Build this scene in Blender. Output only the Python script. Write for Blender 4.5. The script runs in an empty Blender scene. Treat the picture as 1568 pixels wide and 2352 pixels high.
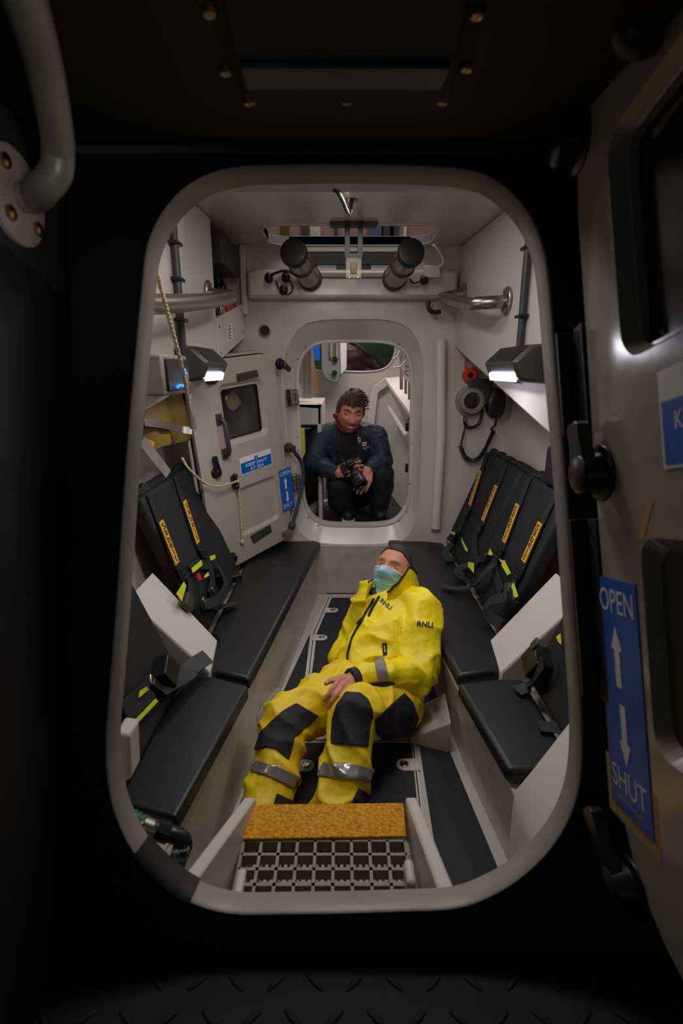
import bpy, bmesh, math, random
from mathutils import Vector, Matrix, noise
from mathutils.bvhtree import BVHTree
random.seed(7)
SC = bpy.context.scene
COL = SC.collection
V = Vector
PI = math.pi
# ---------------------------------------------------------------- camera
CAMZ = 1.42
TH = math.radians(15.5)
FPX = 1176.0
C0 = V((0, 0, CAMZ))
FW = V((0, math.cos(TH), -math.sin(TH)))
UP = V((0, math.sin(TH), math.cos(TH)))
RT = V((1, 0, 0))
def ray(px, py):
    return FW + RT * ((px - 784) / FPX) + UP * ((1176 - py) / FPX)
def P(px, py, d):                     # point at distance d along the viewing axis
    return C0 + ray(px, py) * d
def PY(px, py, y):
    r = ray(px, py); return C0 + r * (y / r.y)
def PZ(px, py, z):
    r = ray(px, py); return C0 + r * ((z - CAMZ) / r.z)
def PX(px, py, x):
    r = ray(px, py); return C0 + r * (x / r.x)
def PP(px, py, p0, n):
    r = ray(px, py); return C0 + r * ((p0 - C0).dot(n) / r.dot(n))
def proj(p):
    q = p - C0; d = q.dot(FW)
    return (784 + FPX * q.x / d, 1176 - FPX * q.dot(UP) / d)
cam = bpy.data.cameras.new('camera'); camo = bpy.data.objects.new('scene_camera', cam); COL.objects.link(camo)
camo.location = C0; camo.rotation_euler = (PI / 2 - TH, 0, 0)
cam.sensor_fit = 'VERTICAL'; cam.sensor_height = 36; cam.sensor_width = 24; cam.lens = 18
cam.clip_start = 0.02
cam.dof.use_dof = True; cam.dof.focus_distance = 2.4; cam.dof.aperture_fstop = 4.0
SC.camera = camo
# ---------------------------------------------------------------- materials
def lin(c):
    c = c / 255.0
    return c / 12.92 if c <= 0.04045 else ((c + 0.055) / 1.055) ** 2.4
MATS = {}
def mat(name, rgb, rough=0.5, metal=0.0, bump=None, var=None, emit=None, trans=0.0, spec=None, coat=0.0, alpha=1.0):
    if name in MATS: return MATS[name]
    m = bpy.data.materials.new(name); m.use_nodes = True
    nt = m.node_tree; b = nt.nodes['Principled BSDF']
    col = tuple(lin(c) for c in rgb) + (1,)
    b.inputs['Base Color'].default_value = col
    b.inputs['Roughness'].default_value = rough
    b.inputs['Metallic'].default_value = metal
    if spec is not None: b.inputs['Specular IOR Level'].default_value = spec
    if coat: b.inputs['Coat Weight'].default_value = coat; b.inputs['Coat Roughness'].default_value = .15
    if trans: b.inputs['Transmission Weight'].default_value = trans
    if alpha < 1: b.inputs['Alpha'].default_value = alpha
    if emit:
        b.inputs['Emission Color'].default_value = tuple(lin(c) for c in emit[0]) + (1,)
        b.inputs['Emission Strength'].default_value = emit[1]
    tc = None
    def coords():
        nonlocal tc
        if tc is None: tc = nt.nodes.new('ShaderNodeTexCoord')
        return tc.outputs['Object']
    if bump:
        for_scale, strength = bump[0], bump[1]
        n = nt.nodes.new('ShaderNodeTexNoise'); n.inputs['Scale'].default_value = for_scale
        n.inputs['Detail'].default_value = 4
        bp = nt.nodes.new('ShaderNodeBump'); bp.inputs['Strength'].default_value = strength
        bp.inputs['Distance'].default_value = bump[2] if len(bump) > 2 else .01
        nt.links.new(coords(), n.inputs['Vector']); nt.links.new(n.outputs['Fac'], bp.inputs['Height'])
        nt.links.new(bp.outputs['Normal'], b.inputs['Normal'])
    if var:                               # (scale, rgb2, lo, hi): grime / wear in the surface itself
        n = nt.nodes.new('ShaderNodeTexNoise'); n.inputs['Scale'].default_value = var[0]; n.inputs['Detail'].default_value = 6
        n.inputs['Roughness'].default_value = .65
        r = nt.nodes.new('ShaderNodeMapRange'); r.inputs[1].default_value = var[2]; r.inputs[2].default_value = var[3]
        mx = nt.nodes.new('ShaderNodeMix'); mx.data_type = 'RGBA'
        mx.inputs[6].default_value = col; mx.inputs[7].default_value = tuple(lin(c) for c in var[1]) + (1,)
        nt.links.new(coords(), n.inputs['Vector']); nt.links.new(n.outputs['Fac'], r.inputs[0])
        nt.links.new(r.outputs[0], mx.inputs[0]); nt.links.new(mx.outputs[2], b.inputs['Base Color'])
    MATS[name] = m
    return m
gel = mat('white gelcoat', (198, 190, 184), .30, bump=(9, .10, .02), var=(3.5, (186, 178, 171), .45, .8), coat=.25)
gelw = mat('worn bench gelcoat', (186, 177, 165), .34, bump=(14, .12, .02), var=(9, (150, 141, 126), .5, .8), coat=.2)
gelm = mat('satin white panel', (206, 198, 194), .42, bump=(60, .06, .004))
rimm = mat('hatch rim aluminium', (150, 143, 134), .42, .0, bump=(80, .08, .003), var=(12, (134, 124, 106), .5, .8))
navy = mat('dark navy paint', (14, 17, 22), .6, bump=(30, .05, .004))
navy2 = mat('dark wheelhouse lining', (11, 15, 16), .75, bump=(20, .06, .004))
navy3 = mat('slate blue side panel', (52, 55, 62), .5)
blk = mat('black plastic', (22, 23, 25), .35)
blkm = mat('matt black rubber', (24, 25, 26), .6)
hingem = mat('dark hinge metal', (46, 44, 41), .45, .3)
cush = mat('black vinyl cushion', (18, 19, 23), .42, bump=(220, .12, .002), var=(5, (22, 23, 26), .4, .7))
seatm = mat('black seat fabric', (20, 23, 25), .7, bump=(400, .2, .001))
web = mat('black seat webbing', (34, 36, 40), .6, bump=(600, .3, .001))
padm = mat('yellow belt pad', (214, 160, 38), .6)
lime = mat('lime webbing', (205, 214, 36), .55)
redm = mat('red plastic', (190, 22, 30), .4)
matm = mat('dark slate floor mat', (31, 33, 39), .75, bump=(500, .35, .002), var=(90, (38, 39, 44), .45, .7))
steel = mat('brushed steel tube', (168, 160, 150), .34, 1.0, bump=(70, .05, .002))
chrome = mat('polished chrome', (215, 212, 208), .12, 1.0)
alum = mat('satin aluminium', (170, 165, 158), .35, 1.0)
brass = mat('brass', (170, 140, 80), .3, 1.0)
gasket = mat('black door gasket', (20, 20, 21), .5)
doorm = mat('grey door paint', (176, 166, 155), .40, bump=(120, .05, .003), coat=.1)
leafm = mat('beige grey leaf paint', (156, 146, 136), .16, bump=(5, .10, .02), coat=.5)
blue = mat('sign blue', (0, 92, 190), .35)
white = mat('sign white', (226, 226, 224), .4)
glassm = mat('dark window glass', (46, 50, 50), .08, alpha=.3)
ropem = mat('cream rope', (196, 184, 148), .8, bump=(260, .8, .004))
yel = mat('yellow jacket fabric', (246, 222, 12), .5, bump=(15, .45, .014))
yel2 = mat('yellow trouser fabric', (232, 200, 14), .55, bump=(15, .45, .014))
dyel = mat('yellow oilskin', (112, 88, 12), .6, bump=(20, .3, .01))  # yellow darkened to carry the shade under the left locker
blkcl = mat('black reinforcing fabric', (30, 31, 35), .75, bump=(300, .2, .002))
reflm = mat('silver reflective tape', (150, 148, 150), .25, .55, bump=(30, .35, .004))
reflg = mat('grey reflective band', (138, 132, 140), .5, .1)
skin1 = mat('skin', (196, 132, 104), .5, bump=(160, .1, .002))
skin2 = mat('tanned skin', (204, 134, 112), .5, bump=(160, .1, .002))
hair1 = mat('short dark hair', (50, 42, 37), .8, bump=(300, .6, .004), var=(60, (72, 64, 58), .45, .75))
railm = mat('satin grey rail', (150, 146, 138), .42, .25)
flangem = mat('pale flange', (196, 182, 180), .5)
hairg = mat('grey hair', (150, 142, 138), .8, bump=(300, .6, .004), var=(120, (96, 88, 84), .4, .7))
hair2 = mat('brown hair', (52, 40, 30), .75, var=(70, (122, 92, 64), .48, .75))
beard = mat('stubble', (168, 106, 84), .7)
eyew = mat('eye white', (206, 198, 190), .25)
iris = mat('iris', (40, 34, 30), .2)
lipm = mat('lips', (158, 84, 76), .5)
maskm = mat('pale blue mask fabric', (150, 206, 226), .7, bump=(300, .15, .002))
maskw = mat('white mask edge', (222, 226, 232), .7)
navyj = mat('navy jacket fabric', (32, 42, 58), .6, bump=(26, .4, .01))
trous = mat('black work trousers', (22, 23, 26), .75, bump=(30, .4, .01))
darkt = mat('dark top', (16, 18, 24), .8)
gritm = mat('yellow grit strip', (236, 168, 22), .8, bump=(160, 1.0, .006), var=(110, (168, 110, 14), .42, .66))
grate = mat('grey fibreglass grating', (146, 138, 130), .6, bump=(260, .5, .003))
greenh = mat('green spiral hose', (24, 112, 84), .4)
orange = mat('orange plastic', (216, 66, 26), .4)
greyp = mat('grey plastic', (132, 128, 124), .45)
dgrey = mat('dark grey plastic', (58, 57, 56), .45)
lampm = mat('lit lamp lens', (240, 240, 255), .4, emit=((236, 232, 255), 14))
led = mat('blue led', (20, 70, 255), .4, emit=((20, 90, 255), 5))
tube_l = mat('lit fluorescent tube', (250, 250, 245), .4, emit=((255, 250, 240), 4))
maroon = mat('maroon tarpaulin', (76, 46, 50), .45, bump=(7, .7, .04))
greenf = mat('green bulkhead paint', (58, 92, 72), .6)
brown = mat('brown hangar backdrop', (150, 116, 108), .5, bump=(12, .1, .02))  # colour of the blurred hangar reflections, used on the backdrop
tan = mat('tan bag strap', (120, 92, 50), .7)
clear = mat('clear plastic', (150, 142, 120), .2, alpha=.3)
# ---------------------------------------------------------------- objects
WL = {}
def setprops(o, label=None, cat=None, group=None, kind=None):
    if label: o['label'] = label
    if cat: o['category'] = cat
    if group: o['group'] = group
    if kind: o['kind'] = kind
    return o
def thing(name, label, cat, loc, group=None):
    o = bpy.data.objects.new(name, None); COL.objects.link(o)
    o.location = loc; o.empty_display_size = .05
    WL[o.name] = V(loc)
    return setprops(o, label, cat, group)
def link_mesh(name, me, m, parent=None, label=None, cat=None, group=None, kind=None, smooth=35, bevel=0):
    if not isinstance(m, (list, tuple)): m = [m]
    me.materials.clear()
    for q in m: me.materials.append(q)
    n = len(me.vertices)
    if n:
        xs = [v.co.x for v in me.vertices]; ys = [v.co.y for v in me.vertices]; zs = [v.co.z for v in me.vertices]
        c = V(((min(xs) + max(xs)) / 2, (min(ys) + max(ys)) / 2, min(zs)))
    else: c = V((0, 0, 0))
    me.transform(Matrix.Translation(-c))
    if smooth:
        me.polygons.foreach_set('use_smooth', [True] * len(me.polygons))
        if smooth < 180: me.set_sharp_from_angle(angle=math.radians(smooth))
    o = bpy.data.objects.new(name, me); COL.objects.link(o)
    if parent is not None:
        o.parent = parent; o.location = c - WL[parent.name]
    else: o.location = c
    WL[o.name] = c
    if bevel:
        bv = o.modifiers.new('bevel', 'BEVEL'); bv.width = bevel; bv.segments = 2; bv.limit_method = 'ANGLE'
        bv.angle_limit = math.radians(40)
    return setprops(o, label, cat, group, kind)
class MB:
    def __init__(s): s.v = []; s.f = []; s.mi = []; s.cur = 0
    def add(s, vs, fs):
        k = len(s.v); s.v += [V(a) for a in vs]; s.f += [tuple(i + k for i in f) for f in fs]; s.mi += [s.cur] * len(fs)
        return s
    def box(s, c, size, R=None):
        hx, hy, hz = size[0] / 2, size[1] / 2, size[2] / 2
        vs = [V((x, y, z)) for z in (-hz, hz) for x, y in ((-hx, -hy), (hx, -hy), (hx, hy), (-hx, hy))]
        if R is not None: vs = [R @ a for a in vs]
        return s.add([a + V(c) for a in vs], [(3, 2, 1, 0), (4, 5, 6, 7), (0, 1, 5, 4), (1, 2, 6, 5), (2, 3, 7, 6), (3, 0, 4, 7)])
    def prism(s, poly, vec):              # closed polygon extruded along vec
        n = len(poly); vec = V(vec)
        poly = [V(p) for p in poly]
        nrm = V((0, 0, 0))
        for i in range(n): nrm += poly[i].cross(poly[(i + 1) % n])
        if nrm.dot(vec) > 0: poly = poly[::-1]
        vs = poly + [p + vec for p in poly]
        fs = [tuple(range(n)), tuple(range(2 * n - 1, n - 1, -1))]
        fs += [((i + 1) % n, i, n + i, n + (i + 1) % n) for i in range(n)]
        return s.add(vs, fs)
    def hexa(s, a, b):                    # two quads joined
        return s.loft([a, b], cap=True)
    def loft(s, rings, closed=True, cap=False):
        n = len(rings[0]); k0 = []
        vs = [V(p) for r in rings for p in r]; fs = []
        for j in range(len(rings) - 1):
            for i in range(n if closed else n - 1):
                a = j * n + i; b = j * n + (i + 1) % n
                fs.append((a, b, b + n, a + n))
        if cap:
            fs.append(tuple(range(n - 1, -1, -1))); m = (len(rings) - 1) * n
            fs.append(tuple(range(m, m + n)))
        return s.add(vs, fs)
    def tube(s, pts, r, n=12, cap=True, rs=None):
        pts = [V(p) for p in pts]; m = len(pts)
        t = []
        for i in range(m):
            a = pts[max(0, i - 1)]; b = pts[min(m - 1, i + 1)]; t.append((b - a).normalized())
        u = t[0].orthogonal().normalized(); rings = []
        for i in range(m):
            u = (u - t[i] * u.dot(t[i])).normalized(); w = t[i].cross(u)
            rr = rs[i] if rs else r
            rings.append([pts[i] + (u * math.cos(2 * PI * k / n) + w * math.sin(2 * PI * k / n)) * rr for k in range(n)])
        return s.loft(rings, True, cap)
    def cyl(s, a, b, r, r2=None, n=20):
        return s.tube([a, b], r, n, True, [r, r if r2 is None else r2])
    def lathe(s, o, ax, prof, n=24):       # prof: list of (radius, height along ax)
        ax = V(ax).normalized(); u = ax.orthogonal().normalized(); w = ax.cross(u); o = V(o)
        return s.loft([[o + ax * h + (u * math.cos(2 * PI * k / n) + w * math.sin(2 * PI * k / n)) * max(r, 1e-5) for k in range(n)] for r, h in prof], True, True)
    def ball(s, c, r, n=16, R=None):
        if not isinstance(r, (tuple, list)): r = (r, r, r)
        vs = []; fs = []; m = n // 2
        for j in range(m + 1):
            th = PI * j / m
            for i in range(n):
                p = V((math.sin(th) * math.cos(2 * PI * i / n) * r[0], math.sin(th) * math.sin(2 * PI * i / n) * r[1], math.cos(th) * r[2]))
                if R is not None: p = R @ p
                vs.append(V(c) + p)
        for j in range(m):
            for i in range(n): fs.append((j * n + i, (j + 1) * n + i, (j + 1) * n + (i + 1) % n, j * n + (i + 1) % n))
        return s.add(vs, fs)
    def torus(s, c, ax, R, r, n=32, m=10):
        ax = V(ax).normalized(); u = ax.orthogonal().normalized(); w = ax.cross(u)
        rings = []
        for i in range(n):
            e = u * math.cos(2 * PI * i / n) + w * math.sin(2 * PI * i / n)
            rings.append([V(c) + e * (R + r * math.cos(2 * PI * k / m)) + ax * r * math.sin(2 * PI * k / m) for k in range(m)])
        return s.loft(rings + [rings[0]], True)
    def ribbon(s, pts, w, nrm, th=.003):   # flat strap following pts; nrm = way it faces (one or one per point)
        pts = [V(p) for p in pts]; m = len(pts); rings = []
        for i in range(m):
            t = (pts[min(m - 1, i + 1)] - pts[max(0, i - 1)]).normalized()
            n_ = V(nrm[i] if isinstance(nrm, list) else nrm)
            sd = t.cross(n_).normalized(); nn = sd.cross(t).normalized()
            ww = w[i] if isinstance(w, list) else w
            rings.append([pts[i] - sd * ww / 2, pts[i] + sd * ww / 2, pts[i] + sd * ww / 2 + nn * th, pts[i] - sd * ww / 2 + nn * th])
        return s.loft(rings, True, True)
    def mesh(s, name='m', weld=True):
        me = bpy.data.meshes.new(name); me.from_pydata([tuple(v) for v in s.v], [], s.f)
        if any(s.mi): me.polygons.foreach_set('material_index', s.mi)
        bm = bmesh.new(); bm.from_mesh(me)
        if weld: bmesh.ops.remove_doubles(bm, verts=bm.verts, dist=1e-6)
        bmesh.ops.recalc_face_normals(bm, faces=bm.faces)
        bm.to_mesh(me); bm.free(); me.update()
        return me
    def build(s, name, m, parent=None, label=None, cat=None, group=None, kind=None, smooth=35, bevel=0):
        return link_mesh(name, s.mesh(name), m, parent, label, cat, group, kind, smooth, bevel)
def dup(root, loc, label=None, group=None):
    r = root.copy(); COL.objects.link(r); r.location = loc; WL[r.name] = V(loc)
    if label: r['label'] = label
    if group: r['group'] = group
    for ch in list(root.children):
        c = ch.copy(); COL.objects.link(c); c.parent = r
        for g in list(ch.children):
            d = g.copy(); COL.objects.link(d); d.parent = c
    return r
def spline(pts, k=8):                      # Catmull-Rom through pts
    pts = [V(p) for p in pts]; q = [pts[0] * 2 - pts[1]] + pts + [pts[-1] * 2 - pts[-2]]; out = []
    for i in range(1, len(q) - 2):
        a, b, c, d = q[i - 1:i + 3]
        for j in range(k):
            t = j / k
            out.append(.5 * ((2 * b) + (c - a) * t + (2 * a - 5 * b + 4 * c - d) * t * t + (3 * b - a - 3 * c + d) * t ** 3))
    out.append(pts[-1]); return out
def spline2(pts, k=6, closed=True):
    n = len(pts); out = []
    for i in range(n):
        a, b, c, d = [V((pts[(i + j) % n][0], pts[(i + j) % n][1], 0)) for j in (-1, 0, 1, 2)]
        for j in range(k):
            t = j / k
            p = .5 * ((2 * b) + (c - a) * t + (2 * a - 5 * b + 4 * c - d) * t * t + (3 * b - a - 3 * c + d) * t ** 3)
            out.append((p.x, p.y))
    return out
def rrect(x0, y0, x1, y1, r, k=6):          # rounded rectangle, 2-D
    if not isinstance(r, (list, tuple)): r = [r] * 4
    out = []
    for (cx, cy, a0, q) in ((x1 - r[0], y1 - r[0], 0, r[0]), (x0 + r[1], y1 - r[1], 90, r[1]), (x0 + r[2], y0 + r[2], 180, r[2]), (x1 - r[3], y0 + r[3], 270, r[3])):
        for i in range(k + 1):
            a = math.radians(a0 + 90 * i / k); out.append((cx + q * math.cos(a), cy + q * math.sin(a)))
    return out
class Fr:                                   # a flat working plane: origin, right, up, out
    def __init__(s, o, r, u):
        s.o = V(o); s.r = V(r).normalized(); u = V(u); s.u = (u - s.r * u.dot(s.r)).normalized(); s.n = s.r.cross(s.u)
    def at(s, x, y, z=0): return s.o + s.r * x + s.u * y + s.n * z
    def px(s, px, py):
        p = PP(px, py, s.o, s.n) - s.o
        return (p.dot(s.r), p.dot(s.u))
    def pxp(s, px, py, z=0): return s.at(*s.px(px, py), z)
def plate(mb, fr, poly, z0, z1):
    return mb.prism([fr.at(x, y, z0) for x, y in poly], fr.n * (z1 - z0))
def ringplate(mb, fr, o, i, z0, z1):        # flat ring between two outlines with the same count
    n = len(o)
    R = [[fr.at(x, y, z0) for x, y in o], [fr.at(x, y, z1) for x, y in o], [fr.at(x, y, z1) for x, y in i], [fr.at(x, y, z0) for x, y in i]]
    return mb.loft(R + [R[0]], True)
_font = {}
def text_geo(s, size=1.0, align='CENTER', bold=0.0, spacing=1.0):
    cu = bpy.data.curves.new('lettering', 'FONT'); cu.body = s; cu.size = size; cu.align_x = align; cu.align_y = 'CENTER'
    cu.offset = bold; cu.resolution_u = 3; cu.space_character = spacing; cu.extrude = 0; cu.fill_mode = 'BOTH'
    o = bpy.data.objects.new('lettering', cu); COL.objects.link(o)
    dg = bpy.context.evaluated_depsgraph_get()
    me = bpy.data.meshes.new_from_object(o.evaluated_get(dg))
    vs = [(v.co.x, v.co.y) for v in me.vertices]; fs = [tuple(p.vertices) for p in me.polygons]
    bpy.data.objects.remove(o); bpy.data.curves.remove(cu); bpy.data.meshes.remove(me)
    return vs, fs
def text_fit(mb, fr, s, x, y, w, h, z, bold=0.0, spacing=1.0):   # text stretched into a w x h box centred at (x, y)
    vs, fs = text_geo(s, 1.0, bold=bold, spacing=spacing)
    xs = [a for a, b in vs]; ys = [b for a, b in vs]
    cx, cy = (min(xs) + max(xs)) / 2, (min(ys) + max(ys)) / 2; sx = w / (max(xs) - min(xs)); sy = h / (max(ys) - min(ys))
    return mb.add([fr.at(x + (a - cx) * sx, y + (b - cy) * sy, z) for a, b in vs], fs)
def arrow(mb, fr, x, y0, y1, w, hw, hl, z):  # flat arrow from y0 to y1
    sg = 1 if y1 > y0 else -1; yb = y1 - sg * hl
    mb.add([fr.at(a, b, z) for a, b in ((x - w / 2, y0), (x + w / 2, y0), (x + w / 2, yb), (x - w / 2, yb))], [(0, 1, 2, 3)])
    mb.add([fr.at(a, b, z) for a, b in ((x - hw / 2, yb), (x + hw / 2, yb), (x, y1))], [(0, 1, 2)])
def ins(poly, d):                            # shrink a 2-D polygon about its centre by about d
    cx = sum(p[0] for p in poly) / len(poly); cy = sum(p[1] for p in poly) / len(poly)
    hx = max(abs(p[0] - cx) for p in poly); hy = max(abs(p[1] - cy) for p in poly)
    return [(cx + (x - cx) * (hx - d) / hx, cy + (y - cy) * (hy - d) / hy) for x, y in poly]
def lerp(a, b, t): return a + (b - a) * t
# ================================================================ the setting
HD = .82
HF = Fr(C0 + FW * HD, RT, UP)              # the leaning aft bulkhead
hp = [(560,393),(680,389),(800,388),(920,390),(1040,396),(1110,412),(1165,448),(1210,503),(1238,570),(1252,650),(1268,840),(1287,1060),(1306,1330),(1322,1560),(1328,1690),(1322,1790),(1300,1868),(1255,1942),(1190,2005),(1120,2048),(1040,2075),(920,2081),(800,2085),(660,2087),(530,2086),(440,2060),(375,2015),(315,1950),(275,1870),(256,1790),(251,1690),(261,1560),(279,1330),(297,1060),(317,840),(335,650),(346,570),(378,498),(430,440),(490,408)]
hq = [((a - 784) / FPX * HD, (1176 - b) / FPX * HD) for a, b in spline2(hp, 4)]
cxh = sum(p[0] for p in hq) / len(hq); cyh = sum(p[1] for p in hq) / len(hq)
def grow(d, dx=0, dy=0):
    out = []
    n = len(hq)
    for i in range(n):
        a, b = hq[i - 1], hq[(i + 1) % n]
        t = V((b[0] - a[0], b[1] - a[1], 0)).normalized(); nn = V((-t.y, t.x, 0))
        if nn.dot(V((hq[i][0] - cxh, hq[i][1] - cyh, 0))) < 0: nn = -nn
        out.append((hq[i][0] + nn.x * d + dx, hq[i][1] + nn.y * d + dy))
    return out
def torect(poly, x0, y0, x1, y1):
    out = []
    for x, y in poly:
        dx, dy = x - cxh, y - cyh; t = 1e9
        if dx > 1e-9: t = min(t, (x1 - cxh) / dx)
        if dx < -1e-9: t = min(t, (x0 - cxh) / dx)
        if dy > 1e-9: t = min(t, (y1 - cyh) / dy)
        if dy < -1e-9: t = min(t, (y0 - cyh) / dy)
        out.append((cxh + dx * t, cyh + dy * t))
    return out
b = MB(); g = grow(.004)
ringplate(b, HF, torect(g, -1.15, -.80, 1.15, .64), g, -.012, .0)
b.build('wall_aft', navy, kind='structure')
b = MB(); g = grow(.012)
ringplate(b, HF, torect(g, -1.15, -.70, 1.15, .95), g, -.034, -.02)
b.build('wall_aft_lining', gel, kind='structure')
b = MB(); n = len(hq)
rg = [(grow(.006), -.004), (grow(.006), .006), (grow(.0015), .009), (grow(-.001), .006), (grow(-.002, .002), -.018), (grow(-.002, .002), -.034), (grow(.012, .002), -.038), (grow(.02, .002), -.035)]
b.loft([[HF.at(x, y, z) for x, y in r] for r, z in rg], True)
rim = b.build('trim_1', rimm, kind='structure', smooth=60)
# black tape over the lower left of the rim
b = MB(); idx = [i for i, (x, y) in enumerate(hq) if proj(HF.at(x, y))[0] < 455 and proj(HF.at(x, y))[1] > 1935]
idx.sort(key=lambda i: proj(HF.at(*hq[i]))[0])
tp = [(grow(.009), .004), (grow(.002), .0125), (grow(-.005), .007), (grow(-.005, .002), -.018), (grow(-.005, .002), -.036)]
b.loft([[HF.at(r[i][0], r[i][1], z) for r, z in tp] for i in idx], False)
b.build('edge_guard', blkm, label='black rubber edge guard wrapped over the lower left curve of the hatch rim', cat='edge guard', smooth=60)
# wheelhouse side: ceiling, deck, left wall
ZC = 1.76
b = MB(); b.box((0, .0, ZC + .03), (2.4, 1.9, .06)); b.build('ceiling_wheelhouse', navy2, kind='structure')
b = MB(); b.box((0, .939, ZC - .004), (1.5, .016, .012)); b.build('trim_2', navy3, kind='structure')
DZ = .52
b = MB(); b.box((0, -.25, DZ - .03), (2.4, 1.75, .06))
for j in range(8):
    for i in range(34):
        x = -1.0 + i * .06 + (.03 if j % 2 else 0); y = .56 - j * .045
        a = .7 if (i + j) % 2 else -.7
        R = Matrix.Rotation(a, 3, 'Z')
        b.ball((x, y, DZ), (.019, .0055, .0032), 8, R)
b.build('floor_wheelhouse', navy2, kind='structure', smooth=80)
def hplane_y(z, off=0): return (HD + off + (z - CAMZ) * math.sin(TH)) / math.cos(TH)
b = MB(); XL = -.45
b.prism([V((XL, -.7, .5)), V((XL, hplane_y(.5), .5)), V((XL, hplane_y(1.76), 1.76)), V((XL, -.7, 1.76))], (-.03, 0, 0))
b.build('wall_left_wheelhouse', navy3, kind='structure')
b = MB()
q = [PX(a, c, XL) for a, c in ((-700, 60), (-200, 420), (0, 572), (93, 648), (160, 735))]
q = [p for p in q] + [V((XL, hplane_y(.53) - .01, .53)), V((XL, -.5, .53))]
b.prism(q, (.012, 0, 0)); b.build('trim_3', navy, kind='structure')
b = MB(); q = [PX(a, c, XL) for a, c in ((98, -900), (98, -100), (98, 620), (92, 650), (128, 780))]
q = [V((XL, .84, 1.755)), PX(133, 300, XL), PX(133, 560, XL), PX(130, 680, XL), PX(138, 760, XL), V((XL, hplane_y(1.2) - .005, 1.2)), V((XL, hplane_y(1.755) - .005, 1.755))]
b.prism(q, (.014, 0, 0)); b.build('trim_4', navy, kind='structure')
# ceiling access panel with its bolts
def zc(px, py, dz=0): return PZ(px, py, ZC + dz)
cp = thing('ceiling_panel', 'dark bolted access panel overhead, above the hatch opening', 'panel', zc(790, 120, -.012))
b = MB(); b.prism([zc(500, -60), zc(1085, -60), zc(1030, 215), zc(562, 215)], (0, 0, -.012)); b.build('cover', navy2, cp, bevel=.004)
b = MB(); b.prism([zc(548, 140, -.012), zc(1040, 140, -.012), zc(1012, 196, -.012), zc(566, 196, -.012)], (0, 0, -.006)); b.build('stiffener', navy3, cp, bevel=.003)
for px, py in ((480, 22), (1095, 27), (517, 160), (1070, 152), (572, 230), (795, 228), (1015, 230)):
    b = MB(); c = zc(px, py); b.lathe(c, (0, 0, -1), [(.0085, 0), (.0085, .002), (.006, .005), (.002, .006)], 12); b.build('bolt', brass, cp)
# ---------------------------------------------------------------- cabin floor and benches
XE_L = [(.95, -.418), (1.01, -.41), (1.595, -.33), (3.13, -.148)]
XE_R = [(.95, .480), (1.17, .457), (1.6, .411), (3.13, .312)]
def xe(tab, y):
    for (a, u), (c, w) in zip(tab, tab[1:]):
        if y <= c: return u + (w - u) * (y - a) / (c - a)
    return tab[-1][1]
b = MB(); b.box((.05, 1.95, -.03), (2.1, 2.5, .06)); b.build('floor', gel, kind='structure')
SEAT = .36
def bench(nm, tab, sg, xout, toe=0):
    b = MB(); ys = [.95, 1.17, 1.6, 2.1, 2.6, 3.13]
    rings = []
    for y in ys:
        x = xe(tab, y) + sg * .012
        rings.append([V((x - sg * .012 + sg * toe, y, 0)), V((x - sg * .004 + sg * toe, y, .03)), V((x, y, .30)), V((x + sg * .03, y, .305)), V((xout, y, .305)), V((xout, y, 0))])
    b.loft(rings, True, True); b.build(nm, gelw, kind='structure', bevel=.004)
bench('trim_5', XE_L, -1, -.95); bench('trim_6', XE_R, 1, 1.05, .045)
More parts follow.
